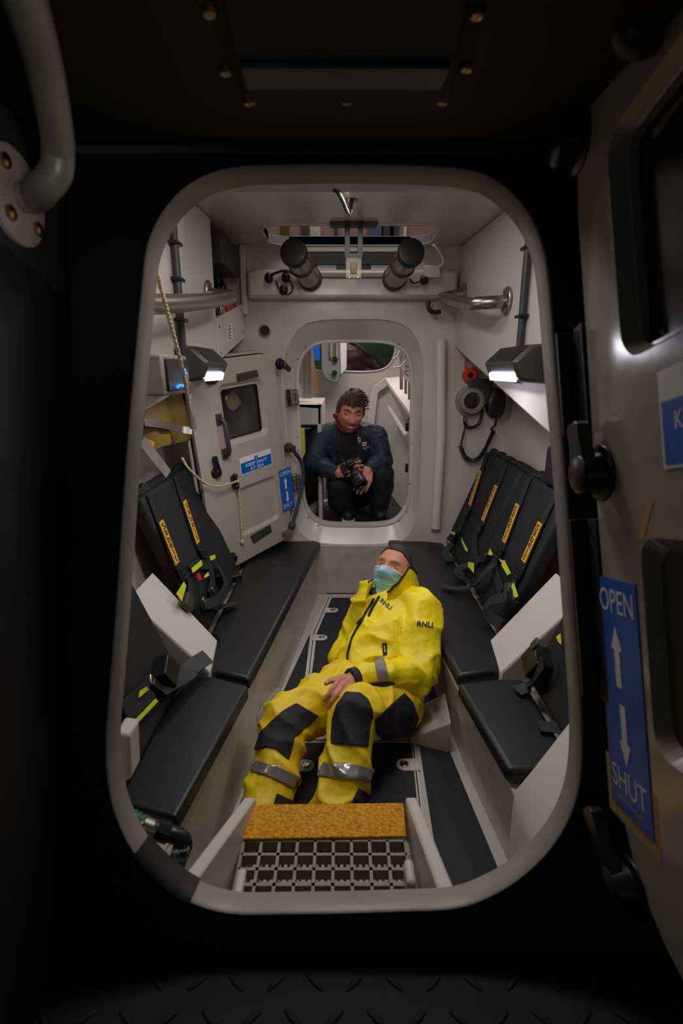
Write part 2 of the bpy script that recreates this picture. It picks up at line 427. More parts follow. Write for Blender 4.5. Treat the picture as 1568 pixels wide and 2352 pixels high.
# floor mats set in the grey floor
def mat_poly(nm, pts, label, cat='floor mat', z=.0, th=.004, m=matm):
    b = MB(); b.prism([PZ(a, c, z) for a, c in pts], (0, 0, th)); return b.build(nm, m, label=label, cat=cat, bevel=.0015)
mat_poly('floor_mat', [(754, 1357), (868, 1357), (872, 1365), (750, 1365)], 'narrow dark strip of floor mat at the far end of the cabin floor')
mat_poly('floor_mat', [(711, 1458), (713, 1470), (696, 1578), (690, 1588), (650, 1590)], 'dark triangular floor mat beside the left bench, left of the man in yellow')
mat_poly('floor_mat', [(961, 1703), (1022, 1703), (1154, 2022), (1160, 2060), (1016, 2060)], 'long dark floor mat at the foot of the right bench, right of the step')
mat_poly('floor_mat', [(620, 1712), (672, 1712), (560, 1960), (480, 2060), (440, 2060)], 'dark floor mat along the left bench beside the step')
def hatchpanel(pts, rimpts, bolts, label):
    c = PZ(sum(p[0] for p in pts) / len(pts), sum(p[1] for p in pts) / len(pts), 0)
    t = thing('floor_hatch', label, 'floor hatch', c)
    b = MB(); n = len(pts)
    o = [PZ(a, d, 0) for a, d in rimpts]; i = [PZ(a, d, 0) for a, d in pts]
    up = V((0, 0, .005)); ctr = sum(i, V((0, 0, 0))) / n
    g1 = [lerp(p, ctr, .015) for p in o]; g2 = [lerp(p, ctr, .03) for p in o]
    b.loft([o, [p + up for p in o], [p + up for p in i], i, o], True); b.build('frame', gelm, t, bevel=.001)
    b = MB(); b.prism(i, (0, 0, .0045)); b.build('mat', matm, t)
    b = MB(); k = [lerp(p, ctr, .0) for p in i]
    for j in range(n):
        p, q = o[j], o[(j + 1) % n]; p2 = lerp(p, i[j], .55) + up * 1.05; q2 = lerp(q, i[(j + 1) % n], .55) + up * 1.05
        if (q2 - p2).length > .02: b.tube([p2, q2], .0022, 6)
    b.build('seal', gasket, t)
    for (bx, by, sd) in bolts:
        p = PZ(bx, by, .0045); b = MB(); r = .03
        poly = [V((p.x + math.cos(a) * r, p.y + math.sin(a) * r, p.z)) for a in [math.radians(90 - sd * 180 * k / 12) for k in range(13)]]
        poly = poly + [V((p.x - sd * .055, p.y - r, p.z)), V((p.x - sd * .055, p.y + r, p.z))]
        b.prism(poly, (0, 0, .003)); tb = b.build('fixing_tab', gelm, t, bevel=.001)
        b = MB(); b.lathe(p + V((0, 0, .003)), (0, 0, 1), [(.017, 0), (.017, .003), (.012, .006), (.0115, .004), (.0, .004)], 20); b.torus(p + V((0, 0, .0065)), (0, 0, 1), .007, .0022, 16, 6)
        b.build('bolt', chrome, tb)
hatchpanel([(762, 1374), (930, 1374), (985, 1455), (1000, 1575), (1010, 1640), (705, 1640), (722, 1500), (727, 1457)],
           [(751, 1367), (940, 1367), (1000, 1455), (1018, 1580), (1030, 1655), (690, 1655), (707, 1500), (713, 1452)],
           [(765, 1402, 1), (739, 1465, 1), (732, 1557, 1)], 'dark floor hatch panel under the seated man with three bolt tabs on its left edge')
hatchpanel([(672, 1708), (944, 1708), (958, 1850), (985, 2060), (560, 2060), (640, 1850)],
           [(655, 1697), (951, 1697), (970, 1850), (1003, 2075), (535, 2075), (620, 1850)],
           [(703, 1759, 1), (928, 1757, -1)], 'near floor hatch panel with a bolt tab each side, between the feet and the step')
# transverse floor rib with the two gussets
b = MB(); b.box((.05, PZ(800, 1678, 0).y, .004), (.62, .035, .008)); b.build('trim_7', gel, kind='structure')
def gusset(nm, top, sg):
    a, c, d, e = top
    b = MB(); q = [PZ(a[0], a[1], .15), PZ(c[0], c[1], .035), PZ(d[0], d[1], .03), PZ(e[0], e[1], .14)]
    lo = [V((p.x, p.y, 0)) for p in q]; b.loft([lo, q], True, True); b.build(nm, gel, kind='structure', bevel=.006)
gusset('trim_8', ((636, 1577), (674, 1604), (640, 1664), (589, 1641)), -1)
gusset('trim_9', ((1022, 1590), (958, 1622), (942, 1694), (1036, 1660)), 1)
# ---------------------------------------------------------------- bow bulkhead with the far doorway
YB = 3.12
O = [(745,787),(812,785),(880,787),(915,798),(936,823),(945,872),(943,1000),(938,1130),(928,1172),(905,1197),(870,1205),(815,1206),(760,1205),(730,1196),(707,1170),(697,1122),(689,1000),(683,880),(689,832),(710,801)]
S = [(735,736),(812,733),(885,735),(935,752),(963,795),(972,860),(968,1000),(962,1150),(950,1208),(922,1242),(870,1250),(815,1251),(760,1250),(715,1243),(684,1213),(668,1150),(660,1000),(652,875),(659,803),(690,753)]
def bow(pts, y): return [PY(a, c, y) for a, c in spline2(pts, 4)]
so = bow(S, YB); n = len(so)
cc = sum(so, V((0, 0, 0))) / n
X0, X1, Z0, Z1 = -1.0, 1.12, .3, 2.10
rect = []
for p in so:
    dx, dz = p.x - cc.x, p.z - cc.z; t = 1e9
    if abs(dx) > 1e-9: t = min(t, ((X1 if dx > 0 else X0) - cc.x) / dx)
    if abs(dz) > 1e-9: t = min(t, ((Z1 if dz > 0 else Z0) - cc.z) / dz)
    rect.append(V((cc.x + dx * t, YB, cc.z + dz * t)))
mid = [lerp(a, c, .62) for a, c in zip(bow(S, YB), bow(O, 3.19))]
b = MB(); b.loft([[p + V((0, .12, 0)) for p in rect], rect, so, [p + V((0, .012, 0)) for p in so], [p + V((0, .012, 0)) for p in mid], bow(O, 3.20), [p + V((0, .08, 0)) for p in bow(O, 3.20)]], True)
b.build('wall_bow', gel, kind='structure', smooth=50)
b = MB(); b.box((.06, YB + .018, .168), (1.0, .06, .336)); b.build('trim_10', gelw, kind='structure', bevel=.004)
oo = bow(O, 3.195); oc = sum(oo, V((0, 0, 0))) / len(oo)
b = MB(); outw = [(p - oc).normalized() for p in oo]
b.loft([[p + w * .014 + V((0, .006, 0)) for p, w in zip(oo, outw)], [p + w * .012 + V((0, -.008, 0)) for p, w in zip(oo, outw)], [p - w * .002 + V((0, -.01, 0)) for p, w in zip(oo, outw)], [p - w * .004 + V((0, .05, 0)) for p, w in zip(oo, outw)]], True)
b.build('trim_11', gelm, kind='structure', smooth=60)
b = MB()
for px, py in ((702, 797), (684, 824), (683, 1003), (685, 1032), (708, 1188), (730, 1207), (916, 1196), (935, 1176), (950, 989), (947, 1018), (915, 790), (941, 1110)):
    p = PY(px, py, 3.185); b.ball(p, (.006, .004, .006), 10)
b.build('trim_12', steel, kind='structure')
# upper beam over the doorway
b = MB(); z0 = PY(800, 690, YB).z; b.box((.06, YB - .04, z0 + .075), (1.16, .08, .15)); b.build('trim_13', gel, kind='structure', bevel=.02)
# corner pipe
b = MB(); b.tube([PY(1012, 780, YB - .02), PY(1012, 1000, YB - .02), PY(1000, 1213, YB - .02)], .031, 20); b.build('corner_pipe', gelm, label='grey vertical pipe cover in the corner right of the far doorway', cat='pipe')
# ---------------------------------------------------------------- side lockers, hull, ceiling
def xr(y): return .73 - .057 * (y - 1.8)
def xl(y): return .1 - xr(y)
def zbr(y): return 1.20 + .264 * (y - 1.8)
def zbl(y): return 1.30 + .17 * (y - 1.75)
ZT = 2.08
def locker(nm, ys, fx, zb, sg, fz=ZT):
    b = MB(); rings = []
    for y in ys:
        x, z = fx(y), zb(y)
        rings.append([V((x + sg * .05, y, fz + .03)), V((x, y, fz - .01)), V((x, y, z + .012)), V((x + sg * .004, y, z + .002)), V((x + sg * .014, y, z - .004)), V((x + sg * .03, y, z)), V((x + sg * .4, y, z + .10)), V((x + sg * .4, y, fz + .03))])
    b.loft(rings, True, True); b.build(nm, gelm, kind='structure', smooth=40)
locker('wall_right', [.93, 1.5, 2.0, 2.6, YB - .002], xr, zbr, 1)
locker('wall_left', [.93, 1.5, 2.0, 2.55], xl, zbl, -1)
# ceiling with the escape hatch opening
hx0, hx1, hy0, hy1 = -.385, .475, 2.69, 3.085
hole = rrect(hx0, hy0, hx1, hy1, .10, 5); hc = V(((hx0 + hx1) / 2, (hy0 + hy1) / 2, 0))
rc = []
for x, y in hole:
    dx, dy = x - hc.x, y - hc.y; t = 1e9
    if abs(dx) > 1e-9: t = min(t, ((1.15 if dx > 0 else -1.05) - hc.x) / dx)
    if abs(dy) > 1e-9: t = min(t, ((3.2 if dy > 0 else .9) - hc.y) / dy)
    rc.append((hc.x + dx * t, hc.y + dy * t))
CF = Fr((0, 0, ZT), (1, 0, 0), (0, 1, 0))
b = MB(); ringplate(b, CF, rc, hole, 0, .04); b.build('ceiling', gel, kind='structure')
b = MB(); h1 = ins(hole, -.018)
b.loft([[CF.at(x, y, .0) for x, y in h1], [CF.at(x, y, -.004) for x, y in h1], [CF.at(x, y, -.008) for x, y in ins(hole, -.008)], [CF.at(x, y, -.004) for x, y in hole], [CF.at(x, y, .042) for x, y in hole]], True)
b.build('trim_14', gelm, kind='structure', smooth=60)
# hull sides behind the seats
b = MB(); b.loft([[V((.86, y, .3)), V((.99, y, .95)), V((1.05, y, 1.75)), V((1.11, y, 1.75)), V((1.11, y, .3))] for y in (.93, YB)], True, True); b.build('wall_hull_right', gel, kind='structure')
b = MB(); b.loft([[V((-.76, y, .3)), V((-.89, y, .95)), V((-.95, y, 1.75)), V((-1.01, y, 1.75)), V((-1.01, y, .3))] for y in (.93, YB)], True, True); b.build('wall_hull_left', gel, kind='structure')
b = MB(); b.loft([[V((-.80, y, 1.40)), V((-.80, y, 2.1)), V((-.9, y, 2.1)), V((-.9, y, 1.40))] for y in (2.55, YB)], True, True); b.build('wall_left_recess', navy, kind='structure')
# ---------------------------------------------------------------- the compartment beyond the doorway
FZ = .40; YF = 4.75
b = MB(); b.box((.1, 4.05, FZ - .03), (1.8, 1.56, .06)); b.build('floor_bow', matm, kind='structure')
b = MB(); b.box((.1, 4.05, 2.02), (1.8, 1.6, .05)); b.build('ceiling_bow', gel, kind='structure')
b = MB(); b.loft([[V((-.56, y, FZ)), V((-.64, y, 2.0)), V((-.70, y, 2.0)), V((-.64, y, FZ))] for y in (3.27, YF)], True, True); b.build('wall_bow_left', gelm, kind='structure')
b = MB(); b.loft([[V((.50, 3.27, FZ)), V((.84, 3.27, 2.0)), V((.9, 3.27, 2.0)), V((.9, 3.27, FZ))], [V((.38, YF, FZ)), V((.66, YF, 2.0)), V((.72, YF, 2.0)), V((.72, YF, FZ))]], True, True); b.build('wall_bow_right', gelm, kind='structure')
# end wall with a rounded opening
W_ = [(760,770),(830,768),(885,772),(903,785),(905,805),(897,830),(880,845),(850,851),(790,851),(730,850),(720,830),(720,790)]
wo = [PY(a, c, YF) for a, c in spline2(W_, 4)]; wc = sum(wo, V((0, 0, 0))) / len(wo); rect = []
for p in wo:
    dx, dz = p.x - wc.x, p.z - wc.z; t = 1e9
    if abs(dx) > 1e-9: t = min(t, ((.9 if dx > 0 else -.75) - wc.x) / dx)
    if abs(dz) > 1e-9: t = min(t, ((2.05 if dz > 0 else FZ - .05) - wc.z) / dz)
    rect.append(V((wc.x + dx * t, YF, wc.z + dz * t)))
b = MB(); b.loft([rect, wo, [p + V((0, .05, 0)) for p in wo]], True); b.build('wall_bow_end', gel, kind='structure')
b = MB(); b.loft([[p + (p - wc).normalized() * .02 + V((0, -.004, 0)) for p in wo], [p + (p - wc).normalized() * .012 + V((0, -.02, 0)) for p in wo], [p + V((0, -.012, 0)) for p in wo], [p + V((0, .03, 0)) for p in wo]], True); b.build('trim_15', gelm, kind='structure', smooth=60)
b = MB(); b.box((.1, YF + .65, 1.5), (2.2, .04, 1.6)); b.build('wall_forepeak', greenf, kind='structure')
# ================================================================ seats
def cushion(poly, label, z0=.308, z1=SEAT, grp='bench seat cushions'):
    b = MB(); b.prism([V((x, y, z0)) for x, y in poly], (0, 0, z1 - z0))
    o = b.build('seat_cushion', cush, label=label, cat='cushion', group=grp, smooth=60)
    m = o.modifiers.new('bevel', 'BEVEL'); m.width = .017; m.segments = 4; m.limit_method = 'ANGLE'; m.angle_limit = math.radians(35)
    return o
def q2(px, py, z=SEAT): p = PZ(px, py, z); return (p.x, p.y)
cushion([q2(572, 1560), q2(736, 1244), q2(700, 1236), (-.550, 3.09), (-.550, 1.93), q2(497, 1470), q2(487, 1540)], 'black bench cushion on the left below the open grey door, running to the far doorway')
cushion([q2(403, 1878), q2(571, 1574), q2(487, 1552), (-.575, 1.60), (-.575, 1.03), q2(285, 1845)], 'near left black bench cushion, above the green hose')
cushion([q2(890, 1240), q2(1052, 1552), q2(1146, 1540), q2(1152, 1462), (.650, 1.93), (.650, 3.09), q2(925, 1236)], 'black bench cushion on the right that the man in yellow leans against')
cushion([q2(1050, 1568), q2(1166, 1768), q2(1232, 1770), (.650, 1.16), (.650, 1.60), q2(1146, 1556)], 'near right black bench cushion beside the long floor mat')
# sloping dividers between the seats
def divider(sg, xi, xo, y0, y1, zi, zo, label, tip=.03):
    b = MB(); X = lambda x: x
    pr = [(xi, .308), (xi, zi), (xo, zo), (xo, .308)]
    pr2 = [(xi + sg * tip, .308), (xi + sg * tip, zi), (xo, zo), (xo, .308)]
    b.loft([[V((x, y0, z)) for x, z in pr], [V((x, y1, z)) for x, z in pr2]], True, True)
    return b.build('seat_divider', gelm, label=label, cat='seat divider', bevel=.008, group='sloping white seat dividers')
divider(1, .576, .84, 1.63, 1.87, .362, .66, 'sloping white divider between the two right seats')
divider(-1, -.476, -.74, 1.63, 1.87, .362, .66, 'sloping white divider between the two left seats')
b = MB()
pr = [(.462, .0), (.458, .29), (.462, .335), (.50, .40), (.62, .62), (.70, .70), (.79, .70), (.79, .0)]
b.loft([[V((x, y, z)) for x, z in pr] for y in (.955, 1.13)], True, True)
b.build('seat_end_panel', gelm, label='white curved end panel at the foot of the near right seat, inside the hatch', cat='seat panel', bevel=.02)
b = MB(); b.prism([PY(a, c, .80) for a, c in ((262, 1685), (297, 1690), (301, 1790), (284, 1800), (262, 1810))], (0, .05, 0))
b.build('door_keeper', gelm, label='small white bracket inside the left edge of the hatch rim', cat='bracket', bevel=.006)
# seat backs
RB = Fr((.673, 0, .41), (0, -1, 0), (.359, 0, .933))
LB = Fr((-.573, 0, .41), (0, 1, 0), (-.359, 0, .933))
def seatback(fr, y0, y1, label):
    s = -1 if fr is RB else 1
    t = thing('crew_seat', label, 'seat', fr.at(s * (y0 + y1) / 2, 0, -.05), 'black crew seats')
    a, c = sorted((s * y0, s * y1))
    b = MB(); plate(b, fr, [(a + .005, -.05), (c - .005, -.05), (c - .005, .575), (a + .005, .575)], -.065, 0)
    o = b.build('backrest', seatm, t, smooth=60); m = o.modifiers.new('bevel', 'BEVEL'); m.width = .022; m.segments = 3; m.limit_method = 'ANGLE'
    b = MB(); pts = []
    k = 22
    for i in range(k + 1):
        u = a + (c - a) * i / k
        pts.append(fr.at(u, .585 + .012 * noise.noise(V((u * 14, 3, y0))), -.045 + .012 * noise.noise(V((u * 11, 9, y0)))))
    b.tube(pts, .02, 8, True, [.022 + .012 * noise.noise(V((i * .9, y0, 5))) for i in range(k + 1)]); b.build('cover_fold', blkm, t)
    return t
seatback(RB, 1.92, 2.46, 'black seat back on the right next to the white divider, two yellow belt pads')
seatback(RB, 2.47, 3.09, 'black seat back on the right farther in, below the coiled cord')
seatback(RB, 1.14, 1.60, 'black seat back at the near right edge of the hatch opening')
seatback(LB, 1.92, 2.62, 'black seat back on the left behind the two yellow belt pads')
seatback(LB, 1.05, 1.60, 'black seat back at the near left edge of the hatch opening')
# ---------------------------------------------------------------- harnesses
FLAT = Fr((0, 0, SEAT), (1, 0, 0), (0, 1, 0))
def surf(fr, px, py, off=.006):
    if fr is FLAT: return PZ(px, py, SEAT + off + .002), V((0, 0, 1))
    p = PP(px, py, fr.o, fr.n)
    if p.z > .405 and 0.5 < p.y < 3.2: return p + fr.n * off, fr.n
    return PZ(px, py, SEAT + off + .002), V((0, 0, 1))
def strap(t, fr, pts, w=.045, m=None, nm='strap', off=.006, lab=None, th=.003, lift=None):
    q = [surf(fr, a, c, off) for a, c in pts]
    P_ = [p for p, n in q]; N_ = [n for p, n in q]
    if lift:
        for i, l in enumerate(lift): P_[i] = P_[i] + N_[i] * l
    if len(P_) > 2:
        k = 5; PP_ = spline(P_, k); NN = []
        for i in range(len(P_) - 1):
            for j in range(k): NN.append(lerp(N_[i], N_[i + 1], j / k).normalized())
        NN.append(N_[-1]); P_, N_ = PP_, NN
    b = MB(); b.ribbon(P_, w, N_, th)
    return b.build(nm, m or web, t, label=lab, bevel=.0008)
def blockpart(t, fr, nm, px, py, size, m, ang=0, off=.012, lab=None, bev=.004):
    p, n = surf(fr, px, py, off)
    r = V((0, 1, 0)) if n is not fr.n else fr.r
    u = n.cross(r).normalized(); R = Matrix((r, u, n)).transposed() @ Matrix.Rotation(math.radians(ang), 3, 'Z')
    b = MB(); b.box(p, size, R); return b.build(nm, m, t, lab, bevel=bev)
def patch(t, fr, nm, quad, m, off=.012, th=.003, lab=None):
    q = [surf(fr, a, c, off) for a, c in quad]; n = q[0][1]
    b = MB(); b.prism([p for p, k in q], n * th); return b.build(nm, m, t, lab)
def pad(t, fr, quad):
    pts = [fr.px(a, c) for a, c in quad]     # top-left, top-right, bottom-right, bottom-left
    mp = lambda i, j: ((pts[i][0] + pts[j][0]) / 2, (pts[i][1] + pts[j][1]) / 2)
    tc, bc = mp(0, 1), mp(2, 3); w = .045
    b = MB(); poly = [(tc[0] - w / 2, tc[1]), (tc[0] + w / 2, tc[1]), (bc[0] + w / 2, bc[1]), (bc[0] - w / 2, bc[1])]
    plate(b, fr, poly, .012, .018); o = b.build('belt_pad', padm, t, bevel=.002)
    b = MB()
    for i, chr_ in enumerate('Sabelt'):
        f = (i + .85) / 6.7; x = lerp(tc[0], bc[0], f); y = lerp(tc[1], bc[1], f)
        h = .026 if chr_ in 'Sblt' else .021
        text_fit(b, fr, chr_, x, y, .006 if chr_ == 'l' else (.018 if chr_ == 't' else .027), h, .0186, bold=.01)
    b.build('lettering', blk, o, smooth=0)
    return tc, bc
def adjuster(t, fr, px, py):
    x, y = fr.px(px, py); b = MB()
    plate(b, fr, rrect(x - .034, y - .03, x + .034, y + .03, .006, 3), .010, .020)
    b.box(fr.at(x, y + .018, .023), (.062, .008, .008), Matrix((fr.r, fr.u, fr.n)).transposed())
    b.box(fr.at(x, y - .020, .024), (.062, .008, .010), Matrix((fr.r, fr.u, fr.n)).transposed())
    return b.build('adjuster', blk, t, bevel=.002)
def shoulder(t, fr, quad, adj, top, low):
    tc, bc = pad(t, fr, quad); a = fr.px(*adj)
    b = MB(); tp_ = (lerp(bc[0], tc[0], 1.75), .565)
    pts = [fr.at(tp_[0], .565, .004), fr.at(tc[0], tc[1], .006), fr.at(bc[0], bc[1], .006), fr.at(a[0], a[1], .008)]
    b.ribbon(pts, .045, fr.n, .003); b.build('shoulder_strap', web, t)
    adjuster(t, fr, *adj)
    if low: strap(t, fr, [adj] + low, .045, off=.016, nm='lower_strap')
h = thing('seat_harness', 'black seat harness with two yellow pads on the right seat nearer the divider', 'seat belt', PZ(1150, 1330, SEAT), 'seat harnesses')
shoulder(h, RB, [(1191, 1156), (1200, 1165), (1168, 1253), (1158, 1243)], (1153, 1272), None, [(1142, 1300), (1150, 1335), (1158, 1362)])
shoulder(h, RB, [(1243, 1198), (1253, 1209), (1213, 1300), (1204, 1287)], (1197, 1316), None, [(1186, 1345), (1172, 1368), (1166, 1385)])
strap(h, RB, [(1150, 1300), (1128, 1340), (1085, 1361), (1045, 1356), (1017, 1346)], .045, off=.012, nm='loose_strap', lift=[.02, .05, .03, .01, .0])
strap(h, RB, [(1190, 1380), (1160, 1395), (1150, 1420), (1166, 1440)], .045, off=.02, nm='lap_strap', lift=[.03, .05, .05, .01])
blockpart(h, RB, 'buckle', 1118, 1284, (.07, .05, .03), blk, 20); blockpart(h, RB, 'tongue', 1176, 1354, (.05, .045, .016), dgrey, 30, .02)
blockpart(h, RB, 'buckle', 1188, 1378, (.06, .045, .03), blk, -30, .02)
patch(h, RB, 'lime_tab', [(1136, 1264), (1143, 1278), (1140, 1280), (1131, 1278)], lime, .024)
patch(h, RB, 'lime_tab', [(1157, 1287), (1166, 1292), (1168, 1300), (1163, 1296)], lime, .024)
patch(h, RB, 'lime_tab', [(1171, 1291), (1187, 1322), (1180, 1327), (1165, 1303)], lime, .028)
patch(h, RB, 'lime_tab', [(1195, 1344), (1206, 1376), (1198, 1379), (1190, 1352)], lime, .03)
h = thing('seat_harness', 'black seat harness with two yellow pads on the right seat farther in', 'seat belt', PZ(1040, 1260, SEAT), 'seat harnesses')
shoulder(h, RB, [(1104, 1080), (1113, 1086), (1087, 1166), (1079, 1159)], (1076, 1182), None, [(1062, 1215), (1045, 1250), (1034, 1270)])
shoulder(h, RB, [(1141, 1114), (1149, 1121), (1118, 1202), (1109, 1194)], (1106, 1217), None, [(1096, 1245), (1098, 1275), (1104, 1297)])
strap(h, RB, [(1062, 1225), (1040, 1262), (1022, 1278), (1032, 1290)], .045, off=.02, nm='loose_strap', lift=[.02, .04, .03, .0])
strap(h, RB, [(1080, 1300), (1060, 1318), (1050, 1330), (1080, 1338)], .045, off=.012, nm='lap_strap', lift=[.0, .04, .03, .0])
blockpart(h, RB, 'buckle', 1066, 1302, (.07, .05, .03), blk, -25); blockpart(h, RB, 'buckle', 1030, 1236, (.06, .05, .03), blk, 30)
patch(h, RB, 'lime_tab', [(1024, 1239), (1043, 1250), (1043, 1254), (1028, 1246)], lime, .02)
patch(h, RB, 'lime_tab', [(1042, 1222), (1054, 1227), (1052, 1233), (1041, 1227)], lime, .02)
patch(h, RB, 'lime_tab', [(1067, 1238), (1082, 1266), (1081, 1270), (1076, 1266), (1068, 1246)], lime, .02)
patch(h, RB, 'lime_tab', [(1086, 1295), (1099, 1297), (1099, 1320), (1086, 1306)], lime, .026)
h = thing('seat_harness', 'black seat harness with two yellow pads on the left seat, with a red release tab', 'seat belt', PZ(430, 1360, SEAT), 'seat harnesses')
shoulder(h, LB, [(410, 1155), (423, 1150), (455, 1245), (441, 1255)], (460, 1273), None, [(475, 1305), (480, 1340), (474, 1370)])
shoulder(h, LB, [(355, 1205), (368, 1194), (404, 1294), (395, 1302)], (413, 1317), None, [(430, 1345), (428, 1375), (432, 1392)])
strap(h, LB, [(430, 1310), (450, 1300), (480, 1300)], .045, off=.014, nm='lap_strap')
strap(h, LB, [(452, 1392), (480, 1412), (515, 1402), (540, 1385)], .045, off=.012, nm='loose_strap', lift=[.02, .03, .02, .0])
strap(h, LB, [(490, 1300), (496, 1350), (478, 1385), (452, 1395)], .045, off=.02, nm='loose_strap', lift=[.0, .03, .03, .0])
blockpart(h, LB, 'buckle', 540, 1325, (.07, .055, .04), blk, 25); blockpart(h, LB, 'buckle', 500, 1330, (.075, .07, .04), blk, 15)
blockpart(h, LB, 'buckle', 425, 1385, (.07, .05, .026), dgrey, 20)
blockpart(h, LB, 'tongue', 476, 1363, (.012, .045, .01), alum, 15, .03); blockpart(h, LB, 'tongue', 453, 1385, (.02, .03, .01), alum, 15, .03)
patch(h, LB, 'release_tab', [(434, 1325), (442, 1321), (449, 1337), (440, 1340)], redm, .03, lab='red release tab')
patch(h, LB, 'lime_tab', [(427, 1310), (450, 1291), (452, 1303), (430, 1321)], lime, .024)
patch(h, LB, 'lime_tab', [(470, 1282), (482, 1278), (483, 1287), (473, 1292)], lime, .024)
patch(h, LB, 'lime_tab', [(393, 1368), (411, 1340), (416, 1350), (405, 1386)], lime, .02)
patch(h, LB, 'lime_tab', [(457, 1327), (466, 1318), (468, 1327), (457, 1332)], lime, .024)
h = thing('seat_harness', 'black lap belt with lime edges lying on the near left cushion', 'seat belt', PZ(340, 1600, SEAT), 'seat harnesses')
kp = spline([PZ(477, 1508, .425), PZ(440, 1532, .425), surf(LB, 400, 1558, .045)[0], surf(LB, 350, 1588, .022)[0]], 5)
b = MB(); b.ribbon(kp, .06, (.45, -.25, .85), .004); b.build('lap_strap', web, h, bevel=.0008)
strap(h, LB, [(345, 1590), (310, 1622), (280, 1650)], .085, off=.012, nm='padded_strap')
blockpart(h, LB, 'buckle', 352, 1585, (.03, .085, .02), blk, 28, .02); blockpart(h, LB, 'buckle', 362, 1550, (.085, .075, .05), blk, 20, .03)
blockpart(h, LB, 'tongue', 312, 1572, (.03, .012, .006), alum, 40, .05)
patch(h, LB, 'lime_tab', [(303, 1608), (306, 1592), (322, 1582), (326, 1590)], lime, .02)
patch(h, LB, 'lime_tab', [(282, 1672), (342, 1610), (348, 1616), (286, 1680)], lime, .02)
h = thing('seat_harness', 'black lap belt and buckle on the near right cushion at the hatch edge', 'seat belt', PZ(1240, 1540, SEAT), 'seat harnesses')
strap(h, RB, [(1186, 1588), (1215, 1582), (1250, 1562), (1285, 1535)], .05, off=.01, nm='lap_strap', lift=[.0, .01, .03, .05])
strap(h, RB, [(1238, 1668), (1270, 1672), (1310, 1676)], .05, off=.008, nm='loose_strap')
blockpart(h, RB, 'buckle', 1250, 1528, (.09, .08, .06), blk, -20, .03); blockpart(h, RB, 'tongue', 1284, 1500, (.03, .04, .01), dgrey, -20, .09)
patch(h, RB, 'lime_tab', [(1291, 1468), (1300, 1460), (1302, 1485), (1296, 1480)], lime, .02)
# ================================================================ doors
def dog(t, fr, x, y, r, ln, ang, arm, m=blk, base=.008, nm='dog_lever'):
    b = MB(); b.lathe(fr.at(x, y, base - .01), fr.n, [(r * 1.35, 0), (r * 1.35, .012), (r, .016), (r * .92, ln), (r * .7, ln + r * .15), (.0, ln + r * .18)], 24)
    a = math.radians(ang); d = fr.r * math.cos(a) + fr.u * math.sin(a); s = fr.n.cross(d)
    o = fr.at(x, y, base + ln * .55); w0, w1 = r * .85, r * .55; h_ = ln * .22
    b.loft([[o + d * k + s * w + fr.n * hh for w, hh in ((-ww, -h_), (ww, -h_), (ww, h_), (-ww, h_))] for k, ww in ((0, w0), (arm * .6, w1), (arm * .92, w1 * 1.05), (arm, w1 * .6))], True, True)
    return b.build(nm, m, t, bevel=.0015)
def layered(t, fr, out, win, rec, m, names, z=(-.045, -.02, -.008, .012), recz=-.006, split=None, wm=.028, ws=.018):
    x0, y0, x1, y1, rt, rb = out
    def o_(d): return rrect(x0 + d, y0 + d, x1 - d, y1 - d, [rt - d, rt - d, rb - d, rb - d], 6)
    hole = rrect(*win, .02, 6)
    b = MB(); ringplate(b, fr, o_(0), hole, z[0], z[1]); b.build(names[0], m, t, bevel=.004)
    b = MB(); ringplate(b, fr, o_(.012), o_(.05), z[1], z[2]); b.build(names[1], gasket, t)
    d = .018
    W = rrect(win[0] - wm, win[1] - wm, win[2] + wm, win[3] + wm, .04, 6); Rr = rrect(*rec, .03, 6)
    top = rrect(x0 + d, split, x1 - d, y1 - d, [rt - d, rt - d, .0001, .0001], 6)
    low = rrect(x0 + d, y0 + d, x1 - d, split, [.0001, .0001, rb - d, rb - d], 6)
    b = MB()
    A = lambda pl, zz: [fr.at(x, y, zz) for x, y in pl]
    def B(pl, d_, zz):
        q_ = ins(pl, d_)
        return [fr.at(b_[0], a_[1] if abs(a_[1] - split) < .002 else b_[1], z[3] if abs(a_[1] - split) < .002 else zz) for a_, b_ in zip(pl, q_)]
    b.loft([A(top, z[2] - .01), B(top, 0, z[3] - .004), B(top, .006, z[3]), A(W, z[3]), A(ins(W, ws), recz), A(hole, recz), A(hole, z[0])], True)
    b.loft([A(low, z[2] - .01), B(low, 0, z[3] - .004), B(low, .006, z[3]), A(Rr, z[3]), A(ins(Rr, .018), recz), A(ins(Rr, .06), recz)], True)
    b.add(A(ins(Rr, .06), recz), [tuple(range(len(Rr)))])
    p = b.build(names[2], m, t, smooth=24)
    return p, hole
# ---- the inner watertight door standing open on the left
c6, s6 = math.cos(math.radians(6)), math.sin(math.radians(6))
DF = Fr((-.308, 3.10, .405), (.574 * c6, .819 * c6, s6), (0, 0, 1))
dt = thing('watertight_door', 'grey watertight door with a dark window standing open on the left below the lamp', 'door', DF.at(-.33, 0, -.03))
w0 = DF.px(523, 1012); w1 = DF.px(592, 880); r0 = DF.px(553, 1228); r1 = DF.px(622, 1092)
_, hole = layered(dt, DF, (-.665, -.01, .0, 1.135, .12, .10), (w0[0], w0[1], w1[0], w1[1]), (r0[0] - .01, r0[1] - .01, r1[0] + .02, r1[1]), doorm, ('door_leaf', 'gasket', 'front_panel'), split=DF.px(580, 1050)[1])
b = MB(); plate(b, DF, hole, -.024, -.018); b.build('window_pane', glassm, dt)
b = MB(); ringplate(b, DF, hole, ins(hole, .006), -.018, -.008); b.build('window_seal', gasket, dt)
